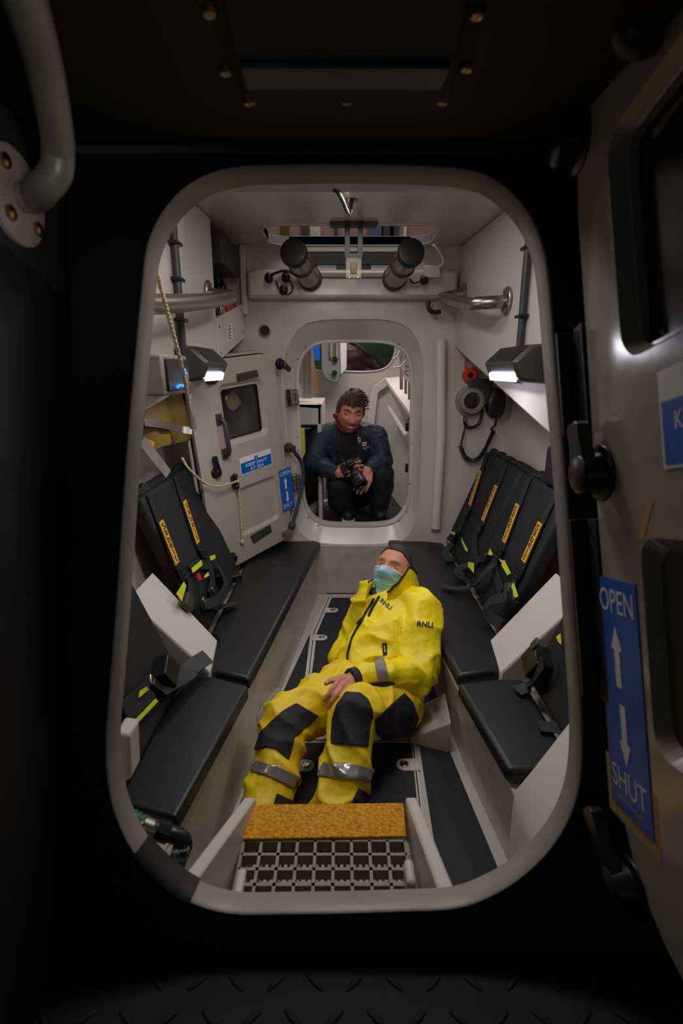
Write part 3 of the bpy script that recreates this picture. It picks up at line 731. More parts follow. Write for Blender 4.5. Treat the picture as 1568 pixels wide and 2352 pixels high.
b = MB(); o_ = rrect(-.667, -.012, .002, 1.137, [.122, .122, .102, .102], 6); ringplate(b, DF, o_, ins(o_, .008), -.05, -.028); b.build('edge_strip', alum, dt)
q = [DF.px(a, c) for a, c in ((538, 859), (587, 849), (590, 866), (540, 878))]
b = MB(); plate(b, DF, q, .0, .0135); b.build('slot', dgrey, dt, bevel=.002)
q = [DF.px(a, c) for a, c in ((570, 1230), (616, 1204), (620, 1220), (578, 1248))]
b = MB(); plate(b, DF, q, -.006, .018); b.build('lower_grip', dgrey, dt, 'dark recessed grip at the bottom', bevel=.004)
# grab handle
a, c = DF.px(498, 963), DF.px(511, 1042); b = MB()
b.tube([DF.at(*a, .01), DF.at(*a, .045), DF.at(lerp(a[0], c[0], .1), lerp(a[1], c[1], .1), .055), DF.at(lerp(a[0], c[0], .9), lerp(a[1], c[1], .9), .055), DF.at(*c, .045), DF.at(*c, .01)], .012, 12)
for e in (a, c): b.box(DF.at(*e, .017), (.035, .055, .012), Matrix((DF.r, DF.u, DF.n)).transposed())
b.build('grab_handle', dgrey, dt, bevel=.002)
for (px, py, an, arm) in ((640, 836, -35, .07), (492, 1085, 95, .09), (529, 1281, 165, .07), (484, 868, 200, .05)):
    x, y = DF.px(px, py); dog(dt, DF, x, y, .024, .032, an, arm, blk, .012)
# stay arm on the hinge side
b = MB(); k = [DF.at(*DF.px(663, 1030), .03), DF.at(*DF.px(684, 1068), .035), DF.at(*DF.px(683, 1120), .035), DF.at(*DF.px(663, 1204), .03)]
b.tube(spline(k, 6), .012, 10); b.lathe(DF.at(*DF.px(660, 1028), .0), DF.n, [(.03, 0), (.03, .02), (.018, .025), (.018, .05), (.0, .055)]); b.lathe(DF.at(*DF.px(664, 1206), .0), DF.n, [(.026, 0), (.026, .03), (.014, .04), (.0, .045)])
b.build('stay_arm', dgrey, dt)
q = [DF.px(a, c) for a, c in ((642, 1222), (668, 1210), (668, 1226), (644, 1234))]
b = MB(); plate(b, DF, q, .012, .02); b.build('stay_bracket', alum, dt, bevel=.002)
for px, py in ((671, 913), (676, 1108)):
    x, y = DF.px(px, py); b = MB(); b.box(DF.at(x, y, .0), (.06, .10, .035), Matrix((DF.r, DF.u, DF.n)).transposed()); b.cyl(DF.at(x + .02, y - .05, .018), DF.at(x + .02, y + .05, .018), .012)
    for sx, sy in ((-.018, .03), (-.018, -.03), (.012, .03), (.012, -.03)): b.ball(DF.at(x + sx, y + sy, .018), .007, 8)
    b.build('hinge', steel, dt, bevel=.002)
# signs on the door
def sign_keep(t, fr, x0, y0, x1, y1, z):
    b = MB(); ys = lerp(y0, y1, .68); w = x1 - x0; h_ = y1 - y0
    plate(b, fr, [(x0, y0), (x1, y0), (x1, y1), (x0, y1)], z, z + .0012); s = b.build('keep_shut_sticker', white, t, 'white and blue sticker reading KEEP SHUT AT SEA')
    b = MB(); plate(b, fr, [(x0 + .004, y0 + .004), (x1 - .004, y0 + .004), (x1 - .004, ys), (x0 + .004, ys)], z + .001, z + .0018); b.build('blue_field', blue, s)
    b = MB(); cx = (x0 + x1) / 2
    text_fit(b, fr, 'KEEP SHUT', cx, y0 + h_ * .47, w * .68, h_ * .19, z + .0024, .012); text_fit(b, fr, 'AT SEA', cx, y0 + h_ * .20, w * .44, h_ * .19, z + .0024, .012)
    b.build('lettering', white, s, smooth=0)
    b = MB(); cy = y0 + h_ * .74; r = h_ * .15
    b.lathe(fr.at(cx, cy, z + .0015), fr.n, [(r, 0), (r, .0008), (0, .0008)], 24); b.build('roundel', blue, s)
    b = MB(); plate(b, fr, [(cx - r * .12, cy - r * .7), (cx + r * .12, cy - r * .7), (cx + r * .12, cy + r * .25), (cx - r * .12, cy + r * .25)], z + .0022, z + .003); b.lathe(fr.at(cx, cy + r * .5, z + .0022), fr.n, [(r * .17, 0), (r * .17, .0008), (0, .0008)], 12); b.build('mark', white, s)
def sign_open(t, fr, x0, y0, x1, y1, z):
    w = x1 - x0; h_ = y1 - y0; cx = (x0 + x1) / 2
    b = MB(); plate(b, fr, [(x0, y0), (x1, y0), (x1, y1), (x0, y1)], z, z + .0012); s = b.build('open_shut_sticker', blue, t, 'blue sticker reading OPEN and SHUT with two arrows')
    b = MB(); text_fit(b, fr, 'OPEN', cx, y0 + h_ * .905, w * .84, h_ * .10, z + .0018, .0)
    text_fit(b, fr, 'SHUT', cx, y0 + h_ * .135, w * .84, h_ * .10, z + .0018, .0); b.build('lettering', white, s, smooth=0)
    b = MB(); arrow(b, fr, cx - w * .06, y0 + h_ * .54, y0 + h_ * .80, w * .13, w * .28, h_ * .10, z + .0018); arrow(b, fr, cx - w * .02, y0 + h_ * .47, y0 + h_ * .21, w * .13, w * .28, h_ * .10, z + .0018); b.build('arrows', white, s, smooth=0)
    b = MB()
    for i in range(9): plate(b, fr, [(cx - w * .3 + i * w * .066, y0 + h_ * .04), (cx - w * .3 + i * w * .066 + w * .045, y0 + h_ * .04), (cx - w * .3 + i * w * .066 + w * .045, y0 + h_ * .052), (cx - w * .3 + i * w * .066, y0 + h_ * .052)], z + .0014, z + .0016)
    b.build('fine_print', alum, s, smooth=0)
k0, k1 = DF.px(549, 1092), DF.px(617, 1029); sign_keep(dt, DF, k0[0] + .005, k0[1], k1[0], k1[1], .0124)
k0, k1 = DF.px(646, 1178), DF.px(664, 1071); sign_open(dt, DF, k0[0], k0[1], k1[0], k1[1], .0124)
# cleat with cord
x, y = DF.px(531, 1104); b = MB(); b.box(DF.at(x, y, .022), (.03, .06, .02), Matrix((DF.r, DF.u, DF.n)).transposed()); b.ball(DF.at(x, y + .03, .034), .016, 10); b.ball(DF.at(x, y - .03, .034), .016, 10); b.build('cleat', blk, dt, bevel=.002)
cd = MB(); kp = [PY(418, 1052, 2.30), PY(432, 1075, 2.33), DF.at(*DF.px(452, 1105), .05), DF.at(*DF.px(485, 1114), .05), DF.at(*DF.px(515, 1108), .045), DF.at(*DF.px(534, 1104), .045), DF.at(*DF.px(540, 1125), .03), DF.at(*DF.px(545, 1170), .025), DF.at(*DF.px(549, 1215), .022), DF.at(*DF.px(551, 1245), .022)]
sp = spline(kp, 14)
def rope_mesh(b, sp, r, tw=420):
    # three strands laid round one another
    ln = 0; frames = []
    u = (sp[1] - sp[0]).normalized().orthogonal()
    for i, p in enumerate(sp):
        t_ = (sp[min(len(sp) - 1, i + 1)] - sp[max(0, i - 1)]).normalized(); u = (u - t_ * u.dot(t_)).normalized()
        if i: ln += (p - sp[i - 1]).length
        frames.append((p, u.copy(), t_.cross(u), ln))
    for s in range(3):
        b.tube([p + (u * math.cos(l * tw + s * 2.094) + w * math.sin(l * tw + s * 2.094)) * r * .5 for p, u, w, l in frames], r * .58, 6)
dense = []
for p, q in zip(sp, sp[1:]):
    m_ = max(1, int((q - p).length / .0035))
    for j in range(m_): dense.append(lerp(p, q, j / m_))
rope_mesh(cd, dense, .0065); cd.ball(DF.at(*DF.px(550, 1243), .022), (.013, .013, .015), 10)
cd.build('rope', ropem, label='cream cord running over the cleat and hanging down the face of the grey door', cat='rope')
# gauge behind the window
gp = PP(533, 921, DF.at(0, 0, -.085), DF.n); gt = thing('gauge', 'round brass gauge with a pale dial behind the window of the grey door', 'gauge', gp)
b = MB(); b.lathe(gp - DF.n * .04, DF.n, [(.060, 0), (.060, .05), (.054, .055), (.05, .05), (.05, .04)], 28); b.build('case', brass, gt)
b = MB(); b.lathe(gp, DF.n, [(.05, 0), (.05, .004), (0, .004)], 24); b.build('dial', mat('gauge dial', (190, 190, 170), .5), gt)
b = MB(); plate(b, Fr(gp, DF.r, DF.u), [(-.03, -.012), (.02, -.014), (.02, .0), (-.03, .002)], .004, .006); b.build('needle', lime, gt)
# ---- the hatch door swung open towards us on the right
LF = Fr(C0 + FW * .758 + RT * .382, -FW, UP - RT * .0731)
hd = thing('hatch_door', 'large grey hatch door swung open at the right edge, with a blue OPEN SHUT sticker', 'door', LF.at(.34, -.575, 0))
a0 = LF.px(1432, 312); a1 = LF.px(1478, 800)
lx = LF.px(1508, 1480)[0]; wx0 = LF.px(1446, 560)[0] - .02; wy1, wy0 = a0[1], a1[1]
_, hole = layered(hd, LF, (0, -.60, .68, .645, .21, .20), (wx0 + .02, wy0 + .004, .46, wy1 - .004), (lx, -.30, .52, -.03), leafm, ('door_leaf', 'gasket', 'front_panel'), split=.06, wm=.014, ws=.010)
b = MB(); plate(b, LF, hole, -.026, -.018); b.build('window_pane', mat('smoked pane', (26, 24, 22), .15), hd)
b = MB(); plate(b, LF, rrect(lx + .014, -.288, .505, -.042, .02, 4), -.007, -.003); b.build('recess_shade', mat('black recess shade', (24, 24, 24), .5), hd, 'black panel coloured for the shade in the lower recess')  # black plate in place of the shade inside the lower recess
for px, py, an, arm in ((1398, 1085, 97, .075), (1345, 330, 95, .085), (1470, 2035, 125, .10)):
    x, y = LF.px(px, py); dog(hd, LF, max(x, .028), y, .03, .042, an, arm, blk, .012)
b = MB(); p0 = LF.at(*LF.px(1530, 85), .0); b.tube(spline([p0, p0 + LF.n * .035, p0 + LF.n * .045 + LF.u * .03 + LF.r * .01, p0 + LF.n * .045 + LF.u * .16 + LF.r * .03], 6), .017, 14); b.build('grab_handle', dgrey, hd)
s0 = LF.px(1408, 1575); sign_open(hd, LF, s0[0], s0[1] - .165, s0[0] + .100, s0[1] + .165, .0124)
b = MB(); plate(b, LF, [(s0[0] - .012, s0[1] - .186), (s0[0] + .112, s0[1] - .186), (s0[0] + .112, s0[1] - .10), (s0[0] - .012, s0[1] - .10)], .0118, .0123); b.build('tape', mat('old masking tape', (176, 140, 84), .7), hd, 'strip of old brown tape under the sticker')
k = LF.px(1560, 960); sign_keep(hd, LF, k[0] - .012, k[1] - .055, k[0] + .15, k[1] + .055, .0124)
for q in (((1510, 1155), (1524, 1150), (1500, 1240), (1482, 1245)),):
    pts = [LF.px(*p) for p in q]; b = MB(); plate(b, LF, pts, .0122, .0126); b.build('tape', mat('old masking tape', (176, 140, 84), .7), hd, 'short strip of old tape')
# its hinges on the frame
for (pya, pyb) in ((745, 985), (1190, 1590)):
    b = MB(); ya = LF.px(1350, pya)[1]; yb = LF.px(1380, pyb)[1]
    hx = HF.o
    for i in range(3):
        y0 = lerp(ya, yb, i / 3) - .002; y1 = lerp(ya, yb, (i + 1) / 3) + .002
        b.cyl(LF.at(-.018, y0, -.004), LF.at(-.018, y1, -.004), .013, None, 16)
    plate(b, LF, [(-.012, yb), (.014, yb), (.014, ya), (-.012, ya)], .0, .014)
    b.prism([LF.at(-.03, y, .0) for y in (ya, yb)] + [LF.at(-.03, y, .034) for y in (yb, ya)], LF.r * .008)
    for i in range(9):
        y = lerp(ya, yb, .15 + .05 * i); b.torus(LF.at(-.018, y, -.004), LF.u, .013, .002, 16, 6)
    b.build('hinge', hingem, hd, bevel=.002)
# ================================================================ lamps, rails, cables
def side_lamp(y0, y1, fx, sg, zb, label):
    ym = (y0 + y1) / 2
    t = thing('side_lamp', label, 'lamp', V((fx(ym), ym, zb)), 'black wedge lamps on the lockers')
    pr = [(.0, .125), (.055, .122), (.118, .062), (.096, .010), (.085, .0), (.0, -.012)]
    b = MB(); rings = []
    for y, k in ((y0, .88), (y0 + .012, 1), (y1 - .012, 1), (y1, .88)):
        rings.append([V((fx(ym) - sg * i * k, y, zb + .055 + (z - .055) * k)) for i, z in pr])
    b.loft(rings, True, True); b.build('housing', dgrey, t, bevel=.004)
    b = MB()
    for i in range(9):
        f = (i + .5) / 9; p = V((fx(ym) - sg * lerp(.058, .116, f), ym, zb + lerp(.121, .066, f)))
        b.box(p, (.004, y1 - y0 - .05, .005))
    b.build('cooling_ribs', blk, t)
    b = MB(); a = V((sg * -.104, 0, .024)); c = V((sg * -.092, 0, -.004)); nn = V((-sg * .9, 0, -.43)) * .004
    X = V((fx(ym), 0, zb))
    pts = [X + a + V((0, y0 + .02, 0)), X + a + V((0, y1 - .05, 0)), X + c + V((0, y1 - .03, 0)), X + c + V((0, y0 + .02, 0))]
    b.prism(pts, nn); b.build('lens', lampm, t, 'brightly lit lens')
    return t
side_lamp(1.98, 2.32, xl, -1, 1.385, 'lit black wedge lamp on the left locker, beside the grey speaker box')
side_lamp(1.86, 2.24, xr, 1, 1.385, 'lit black wedge lamp on the right locker, above the coiled cord')
# speaker box, left
xb = xl(1.72); t = thing('control_box', 'grey box with a dark face and blue lights on the left locker, behind the rope', 'control box', (xb + .05, 1.73, 1.345))
b = MB(); b.box((xb + .045, 1.735, 1.405), (.10, .26, .125)); b.build('case', greyp, t, bevel=.008)
b = MB(); b.box((xb + .098, 1.735, 1.405), (.012, .225, .098)); b.build('face', blk, t, bevel=.004)
for y, z in ((1.79, 1.42), (1.80, 1.41), (1.70, 1.368), (1.72, 1.372), (1.75, 1.37)):
    b = MB(); b.box((xb + .106, y, z), (.006, .016, .008)); b.build('indicator_light', led, t)
# conduits
def conduit(y, fx, sg, z0, z1, label, kn, off=.018):
    t = thing('conduit', label, 'cable conduit', V((fx(y) - sg * off, y, z0)), 'dark cable conduits on the lockers')
    b = MB(); b.tube([V((fx(y) - sg * off, y, z0)), V((fx(y) - sg * off, y, z1))], .013, 12); b.build('pipe', dgrey, t)
    b = MB(); b.tube(spline([V((fx(y) - sg * (off - .004), y + .024, z0 + .02)), V((fx(y) - sg * off, y + .022, lerp(z0, z1, .4))), V((fx(y) - sg * off, y + .026, lerp(z0, z1, .7))), V((fx(y) - sg * (off - .004), y + .022, z1))], 6), .007, 8); b.build('cable', blk, t)
    for z in kn:
        b = MB(); b.box((fx(y) - sg * off, y + .008, z), (.034, .066, .012)); b.build('clip', blk, t, bevel=.002)
conduit(2.03, xl, -1, 1.38, 2.02, 'dark cable conduit running up the left locker behind the grab rail', (1.60, 1.74, 1.86))
conduit(2.10, xr, 1, 1.37, 2.02, 'dark cable conduit running up the right locker beside the lamp', (1.42, 1.62, 1.86))
# grab rails
def rail(pts, r, fl, label, fr_n):
    t = thing('grab_rail', label, 'grab rail', V(pts[len(pts) // 2]), 'bent steel grab rails')
    b = MB(); b.tube(spline(pts, 6), r, 16); b.build('bar', steel, t, smooth=80)
    for p in fl:
        b = MB(); b.lathe(V(p), fr_n, [(.058, 0), (.058, .006), (.054, .010), (r * 1.2, .010)], 24); f = b.build('flange', alum, t)
        q = V(fr_n).orthogonal().normalized()
        for i in range(3):
            d = Matrix.Rotation(i * 2.09 + .5, 3, V(fr_n)) @ q
            b = MB(); b.lathe(V(p) + d * .042 + V(fr_n) * .009, fr_n, [(.009, 0), (.009, .006), (.0, .007)], 8); b.build('bolt', chrome, f)
xa, xc = xl(1.36), xl(2.40)
rail([(xa, 1.30, 1.60), (xa + .06, 1.31, 1.59), (xa + .115, 1.36, 1.585), (xl(1.6) + .115, 1.6, 1.605), (xl(2.1) + .11, 2.1, 1.675), (xl(2.4) + .105, 2.40, 1.725), (xc + .095, 2.455, 1.735), (xc + .05, 2.46, 1.74), (xl(2.46), 2.45, 1.745)], .029,
     [(xl(1.3) + .001, 1.30, 1.60), (xl(2.45) + .001, 2.45, 1.745)], 'bent steel grab rail on the left locker, crossed by the hanging rope', (1, 0, 0))
rail([(xr(2.32), 2.32, 1.70), (xr(2.32) - .06, 2.315, 1.695), (xr(2.32) - .115, 2.35, 1.695), (xr(2.4) - .125, 2.42, 1.70), (xr(2.7) - .13, 2.70, 1.75), (xr(2.9) - .13, 2.90, 1.785), (xr(2.95) - .12, 2.965, 1.797), (xr(2.95) - .06, 2.99, 1.81), (xr(2.99), 2.99, 1.815)], .027,
     [(xr(2.32) - .001, 2.32, 1.70), (xr(2.99) - .001, 2.99, 1.815)], 'bent steel grab rail on the right locker near the cable conduit', (-1, 0, 0))
# wheelhouse hand rail, upper left
t = thing('hand_rail', 'thick curved steel hand rail in the dark at the upper left', 'hand rail', PX(45, 470, -.45))
fp = PX(30, 452, -.45)
pts = [fp, fp + V((.03, .0, 0)), P(100, 432, .665), P(128, 395, .655), P(133, 345, .645), P(126, 280, .61), P(100, 150, .54), P(62, 20, .465), P(20, -110, .405)]
b = MB(); b.tube(spline(pts, 7), .0195, 20); b.build('bar', railm, t, smooth=80)
b = MB(); n_ = V((1, 0, 0))
b.lathe(fp + V((.001, 0, 0)), n_, [(.062, 0), (.062, .006), (.056, .010), (.022, .010)], 28); f = b.build('flange', flangem, t)
for a in (40, 130, 220, 310):
    d = V((0, math.cos(math.radians(a)), math.sin(math.radians(a)))) * .044
    b = MB(); b.lathe(fp + d + V((.010, 0, 0)), n_, [(.010, 0), (.010, .006), (.006, .008), (.0, .008)], 6); b.build('bolt', brass, f)
# window slide bolt, right edge
y = 1.80; t = thing('slide_bolt', 'chrome slide bolt in an upright channel at the right inner edge of the hatch', 'bolt', V((xr(y) - .01, y, 1.36)))
b = MB(); b.box((xr(y) - .004, y, 1.56), (.008, .06, .46)); b.build('channel', dgrey, t, bevel=.003)
b = MB(); b.tube([(xr(y) - .02, y, 1.38), (xr(y) - .02, y, 1.55)], .010, 12); b.tube([(xr(y) - .02, y, 1.55), (xr(y) - .02, y, 1.76)], .006, 12); b.box((xr(y) - .016, y, 1.555), (.03, .05, .012)); b.build('rod', chrome, t)
for z in (1.35, 1.375):
    b = MB(); b.lathe((xr(y) - .008, y + .01 - (z - 1.35), z), (-1, 0, 0), [(.010, 0), (.010, .004), (0, .006)], 12); b.build('screw', steel, t)
# hanging rope, left front
kp = [PY(357, 615, 1.34), PY(372, 672, 1.40), PY(390, 738, 1.48), PY(409, 808, 1.56), PY(424, 870, 1.66), PY(437, 950, 1.80)]
sp = spline(kp, 14); dense = []
for p, q in zip(sp, sp[1:]):
    m_ = max(1, int((q - p).length / .0035))
    for j in range(m_): dense.append(lerp(p, q, j / m_))
b = MB(); rope_mesh(b, dense, .0062)
b.build('hanging_rope', ropem, label='cream knotted rope hanging down the left side past the grab rail and lamp', cat='rope')
b = MB(); b.tube(spline([PY(433, 905, 1.80), PY(436, 935, 1.80), PY(441, 960, 1.80), PY(444, 985, 1.80)], 5), .012, 10, True); b.build('cable_wrap', mat('clear tape', (150, 146, 144), .15, .4, bump=(60, .6, .006)), label='shiny taped rope end left of the grey door', cat='rope end')
# ================================================================ right bulkhead equipment
YE = YB - .004
p = PY(1078, 862, YE); t = thing('plug_cap', 'orange round cap with a dark centre above the speaker on the right bulkhead', 'cap', p)
b = MB(); b.lathe(p, (0, -1, 0), [(.045, 0), (.045, .02), (.038, .03), (.018, .03), (.016, .015), (0, .015)], 24); b.build('cap', orange, t)
b = MB(); b.lathe(p + V((0, -.016, 0)), (0, -1, 0), [(.017, 0), (.017, .006), (0, .006)], 16); b.build('centre', blk, t)
b = MB(); b.tube(spline([p + V((-.03, -.01, .035)), p + V((-.034, -.012, .075)), p + V((-.028, -.006, .09))], 5), .004, 8); b.build('lanyard', orange, t)
p = PY(1080, 920, YE); t = thing('intercom_speaker', 'grey ring speaker with a black centre on the right bulkhead', 'speaker', p)
b = MB(); q = PY(1097, 900, YE); b.box(q + V((0, -.03, 0)), (.13, .06, .15)); b.build('mounting_box', dgrey, t, bevel=.006)
b = MB(); b.lathe(p + V((-.004, -.0, 0)), (0, -1, 0), [(.088, 0), (.088, .03), (.076, .034), (.076, .06), (.070, .072), (.052, .076), (.045, .066), (.045, .05), (0, .05)], 36); b.build('ring', greyp, t, smooth=50)
b = MB(); b.lathe(p + V((-.004, -.052, 0)), (0, -1, 0), [(.044, 0), (.044, .004), (.02, .010), (0, .010)], 24); b.build('cone', blkm, t)
b = MB(); b.tube(spline([PY(1068, 955, YE - .03), PY(1067, 972, YE - .03), PY(1078, 982, YE - .03), PY(1096, 976, YE - .03), PY(1105, 958, YE - .03), PY(1106, 935, YE - .03)], 6), .009, 10); b.build('cable', blk, t)
b = MB(); b.lathe(PY(1068, 968, YE - .03), (0, 0, 1), [(.011, 0), (.011, .03), (0, .03)], 10); b.build('cable_gland', brass, t)
p = PY(1135, 925, YE - .02); t = thing('radio_handset', 'black radio handset on a coiled cord under the right locker', 'handset', p)
b = MB(); b.loft([[p + V((dx * k, dy, z)) for dx, dy in ((-.05, 0), (-.05, -.05), (-.03, -.065), (.03, -.065), (.05, -.05), (.05, 0))] for z, k in ((-.085, .5), (-.05, 1.0), (.02, 1.05), (.06, .8), (.085, .5))], True, True); b.build('body', blk, t, bevel=.004)
b = MB(); b.tube(spline([PY(1140, 950, YE - .04), PY(1137, 975, YE - .03), PY(1128, 985, YE - .03), PY(1136, 992, YE - .03)], 6), .007, 8); b.tube(spline([PY(1070, 965, YE - .02), PY(1067, 985, YE - .02), PY(1062, 1005, YE - .02), PY(1058, 1022, YE - .02)], 5), .006, 8); b.build('cord', blk, t)
kp = spline([PY(1133, 990, YE - .04), PY(1124, 1010, YE - .04), PY(1112, 1035, YE - .04), PY(1098, 1053, YE - .04), PY(1082, 1058, YE - .04), PY(1066, 1047, YE - .04), PY(1057, 1024, YE - .03)], 30)
b = MB(); u = V((0, 1, 0)); pts = []
L = 0
for i, q in enumerate(kp):
    if i: L += (q - kp[i - 1]).length
    tt = (kp[min(i + 1, len(kp) - 1)] - kp[max(i - 1, 0)]).normalized(); w_ = tt.cross(u)
    pts.append(q + (u * math.cos(L * 620) + w_ * math.sin(L * 620)) * .011)
b.tube(pts, .0045, 6); b.build('coiled_cord', blk, t)
# vent hole, left of the doorway
p = PY(608, 760, YB); b = MB(); b.lathe(p + V((0, .0, 0)), (0, -1, 0), [(.036, 0), (.036, .006), (.028, .008), (.026, -.0), (.026, -.03), (0, -.03)], 28)
b.build('vent', greyp, label='small round vent with a dark hole in the bulkhead above the grey door', cat='vent')
b = MB(); b.lathe(p + V((0, -.001, 0)), (0, -1, 0), [(.0255, 0), (.0255, .001), (0, .001)], 20)
b.build('vent_shade_disc', mat('vent shade', (34, 30, 22), .8), label='flat dark disc for the shade inside the round vent above the grey door', cat='vent')  # flat disc, its dark colour stands for the shade inside the hole
# recess with cables, panel with label, left
t = thing('fuse_panel', 'small grey switch panel with a paper label at the far end of the left locker', 'panel', V((xl(2.85), 2.85, 1.55)))
b = MB(); q = [(2.56, 1.46), (YB - .01, 1.60), (YB - .01, 1.78), (2.56, 1.655)]
b.prism([V((xl(y), y, z)) for y, z in q], (-.03, 0, 0)); b.build('cover', gelm, t, bevel=.004)
b = MB(); b.prism([V((xl(y) + .001, y, z)) for y, z in ((2.72, 1.555), (2.84, 1.58), (2.84, 1.66), (2.72, 1.635))], (.0015, 0, 0)); lb = b.build('paper_label', white, t)
b = MB()
for i in range(5): b.box((xl(2.78) + .003, 2.78, 1.578 + .015 * i + .0), (.001, .08 if i % 2 else .06, .005), Matrix.Rotation(.2, 3, 'X'))
b.build('print', dgrey, lb, smooth=0)
for y, z in ((2.60, 1.50), (2.60, 1.62), (3.05, 1.63), (3.05, 1.74)):
    b = MB(); b.lathe((xl(y), y, z), (1, 0, 0), [(.008, 0), (.008, .003), (0, .005)], 10); b.build('screw', steel, t)
t = thing('wiring_bundle', 'tangle of black cables with red connectors in the dark recess behind the left grab rail', 'cables', V((-.68, 2.85, 1.70)))
random.seed(3)
for i in range(9):
    y0 = random.uniform(2.62, 3.0); b = MB()
    b.tube(spline([V((-.70 + random.uniform(-.05, .05), y0 + random.uniform(-.05, .05), 2.04 - .0 * i)), V((-.68 + random.uniform(-.06, .04), y0, 1.95)), V((-.66 + random.uniform(-.03, .04), y0 + random.uniform(-.1, .1), 1.82)), V((-.62, 2.7 + .04 * i, 1.715 + .006 * i))], 6), random.uniform(.006, .012), 8); b.build('cable', blk, t)
for i, (y, z) in enumerate(((2.80, 1.725), (2.86, 1.735), (2.99, 1.76))):
    b = MB(); b.box((-.60, y, z), (.05, .045, .04), Matrix.Rotation(.3 * i, 3, 'X')); b.build('connector', redm, t, 'red connector', bevel=.004)
for i, (y, z) in enumerate(((2.66, 1.70), (2.71, 1.71), (2.92, 1.745))):
    b = MB(); b.box((-.60, y, z), (.04, .035, .03), Matrix.Rotation(.3 * i, 3, 'X')); b.build('terminal', alum, t, bevel=.004)
b = MB(); b.box((-.66, 2.82, 1.97), (.22, .40, .14)); b.build('junction_box', mat('olive box', (54, 52, 46), .6), t, bevel=.01)
b = MB(); b.box((-.545, YB - .02, 1.90), (.035, .05, .36)); b.build('trim_16', gelm, kind='structure', bevel=.01)
# ================================================================ escape hatch overhead
t = thing('escape_hatch', 'overhead escape hatch standing open above the far doorway', 'hatch', V((.045, 3.10, 2.12)))
b = MB(); b.box((.045, 3.34, 2.39), (1.2, .03, .68)); b.build('hangar_backdrop', brown, t)  # backdrop added for the brown hangar reflections above the opening
for i, (px, w_, m_) in enumerate(((655, .05, brass), (700, .04, dgrey), (724, .06, mat('pale strip', (190, 186, 182), .3, bump=(40, .6, .01))), (862, .09, mat('blue grey strip', (70, 82, 104), .5)), (890, .07, dgrey), (905, .05, dgrey), (930, .02, gelm), (772, .02, dgrey))):
    p = PY(px, 530, 3.31); b = MB(); b.box((p.x, 3.315, 2.42), (w_, .02, .62)); b.build('reflection_strip', m_, t)  # vertical hangar reflections coloured in as strips
b = MB(); b.box((.05, 3.105, 2.060), (.62, .03, .034)); b.build('rim_bar', gelm, t, bevel=.006)
b = MB(); b.box((.045, 3.10, 2.005), (.62, .05, .055)); b.build('hinge_beam', dgrey, t, bevel=.004)
for x in (-.10, .235):
    b = MB(); b.box((PY(755 if x < 0 else 872, 620, 3.10).x, 3.10, 1.955), (.13, .03, .05)); b.build('hinge_plate', gelm, t, bevel=.003)
b = MB(); b.box((PY(812, 620, 3.10).x, 3.10, 1.955), (.19, .035, .05)); b.build('hinge_pin', blk, t, bevel=.003)
b = MB(); b.box((.06, 3.07, 1.915), (.60, .12, .022)); b.build('hinge_base', greyp, t, bevel=.004)
# latch at the near edge
p = PY(812, 505, 2.655); L_ = thing('hatch_latch', 'dark latch with a slotted strap hanging at the near edge of the escape hatch', 'latch', p)
b = MB(); b.box(p + V((0, 0, -.005)), (.22, .06, .05)); b.build('block', dgrey, L_, bevel=.006)
b = MB(); s0 = p + V((0, -.035, .01)); s1 = PY(812, 592, 2.62)
for sx in (-.030, .030): b.ribbon([s0 + V((sx, 0, 0)), s1 + V((sx, 0, 0))], .024, (0, -1, .2), .008)
b.ribbon([lerp(s0, s1, .9), s1], .05, (0, -1, .2), .008); b.ribbon([s0, lerp(s0, s1, .12)], .05, (0, -1, .2), .008); b.build('strap', blkm, L_, bevel=.001)
b = MB(); b.box(s1 + V((0, 0, -.045)), (.075, .02, .09)); b.build('buckle', clear, L_, bevel=.004)
b = MB(); b.box(s1 + V((0, -.002, -.045)), (.03, .024, .05)); b.build('buckle_core', mat('dull brass', (84, 72, 40), .6), L_, bevel=.003)
for sx in (-.02, .02):
    b = MB(); b.ball(s1 + V((sx, -.006, -.088)), .007, 10); b.build('screw', chrome, L_)
# pull hook
t = thing('ceiling_hook', 'small dark bent hook hanging from the ceiling just inside the hatch', 'hook', PZ(800, 470, ZT - .03))
b = MB(); b.tube(spline([PZ(768, 437, ZT - .005), PZ(775, 440, ZT - .03), PZ(787, 462, ZT - .04), PZ(797, 486, ZT - .04), PZ(803, 488, ZT - .035), PZ(807, 460, ZT - .01)], 6), .008, 10); b.build('rod', blkm, t)
b = MB(); b.lathe(PZ(807, 458, ZT), (0, 0, -1), [(.026, 0), (.026, .004), (.010, .010), (0, .010)], 16); b.build('base', brass, t)
# spring cylinders
def cylt(pa, pb, label):
    a, c = V(pa), V(pb); d = (c - a).normalized()
    t = thing('spring_cylinder', label, 'cylinder', c, 'spring cylinders beside the escape hatch')
    b = MB(); b.lathe(a, d, [(.02, -.004), (.05, -.002), (.062, .004), (.066, .02), (.062, .05)], 28); b.build('end_cap', blkm, t, 'black rubber end cap')
    b = MB(); b.lathe(a + d * .045, d, [(.058, 0), (.058, (c - a).length - .045), (0, (c - a).length - .045)], 24); b.build('barrel', steel, t)
    for f in (.38, .86):
        b = MB(); b.lathe(a + d * ((c - a).length * f), d, [(.058, 0), (.064, .002), (.064, .02), (.058, .022)], 24); b.build('clamp', blkm, t)
cylt(PY(672, 577, 2.66), PY(716, 646, 3.06), 'steel spring cylinder with a black end cap left of the overhead hatch')
cylt(PY(946, 577, 2.66), PY(900, 646, 3.06), 'steel spring cylinder with a black end cap right of the overhead hatch')
t = thing('cable_loop', 'thin black cables looped on the bulkhead below the left spring cylinder', 'cable', PY(640, 640, 3.04))
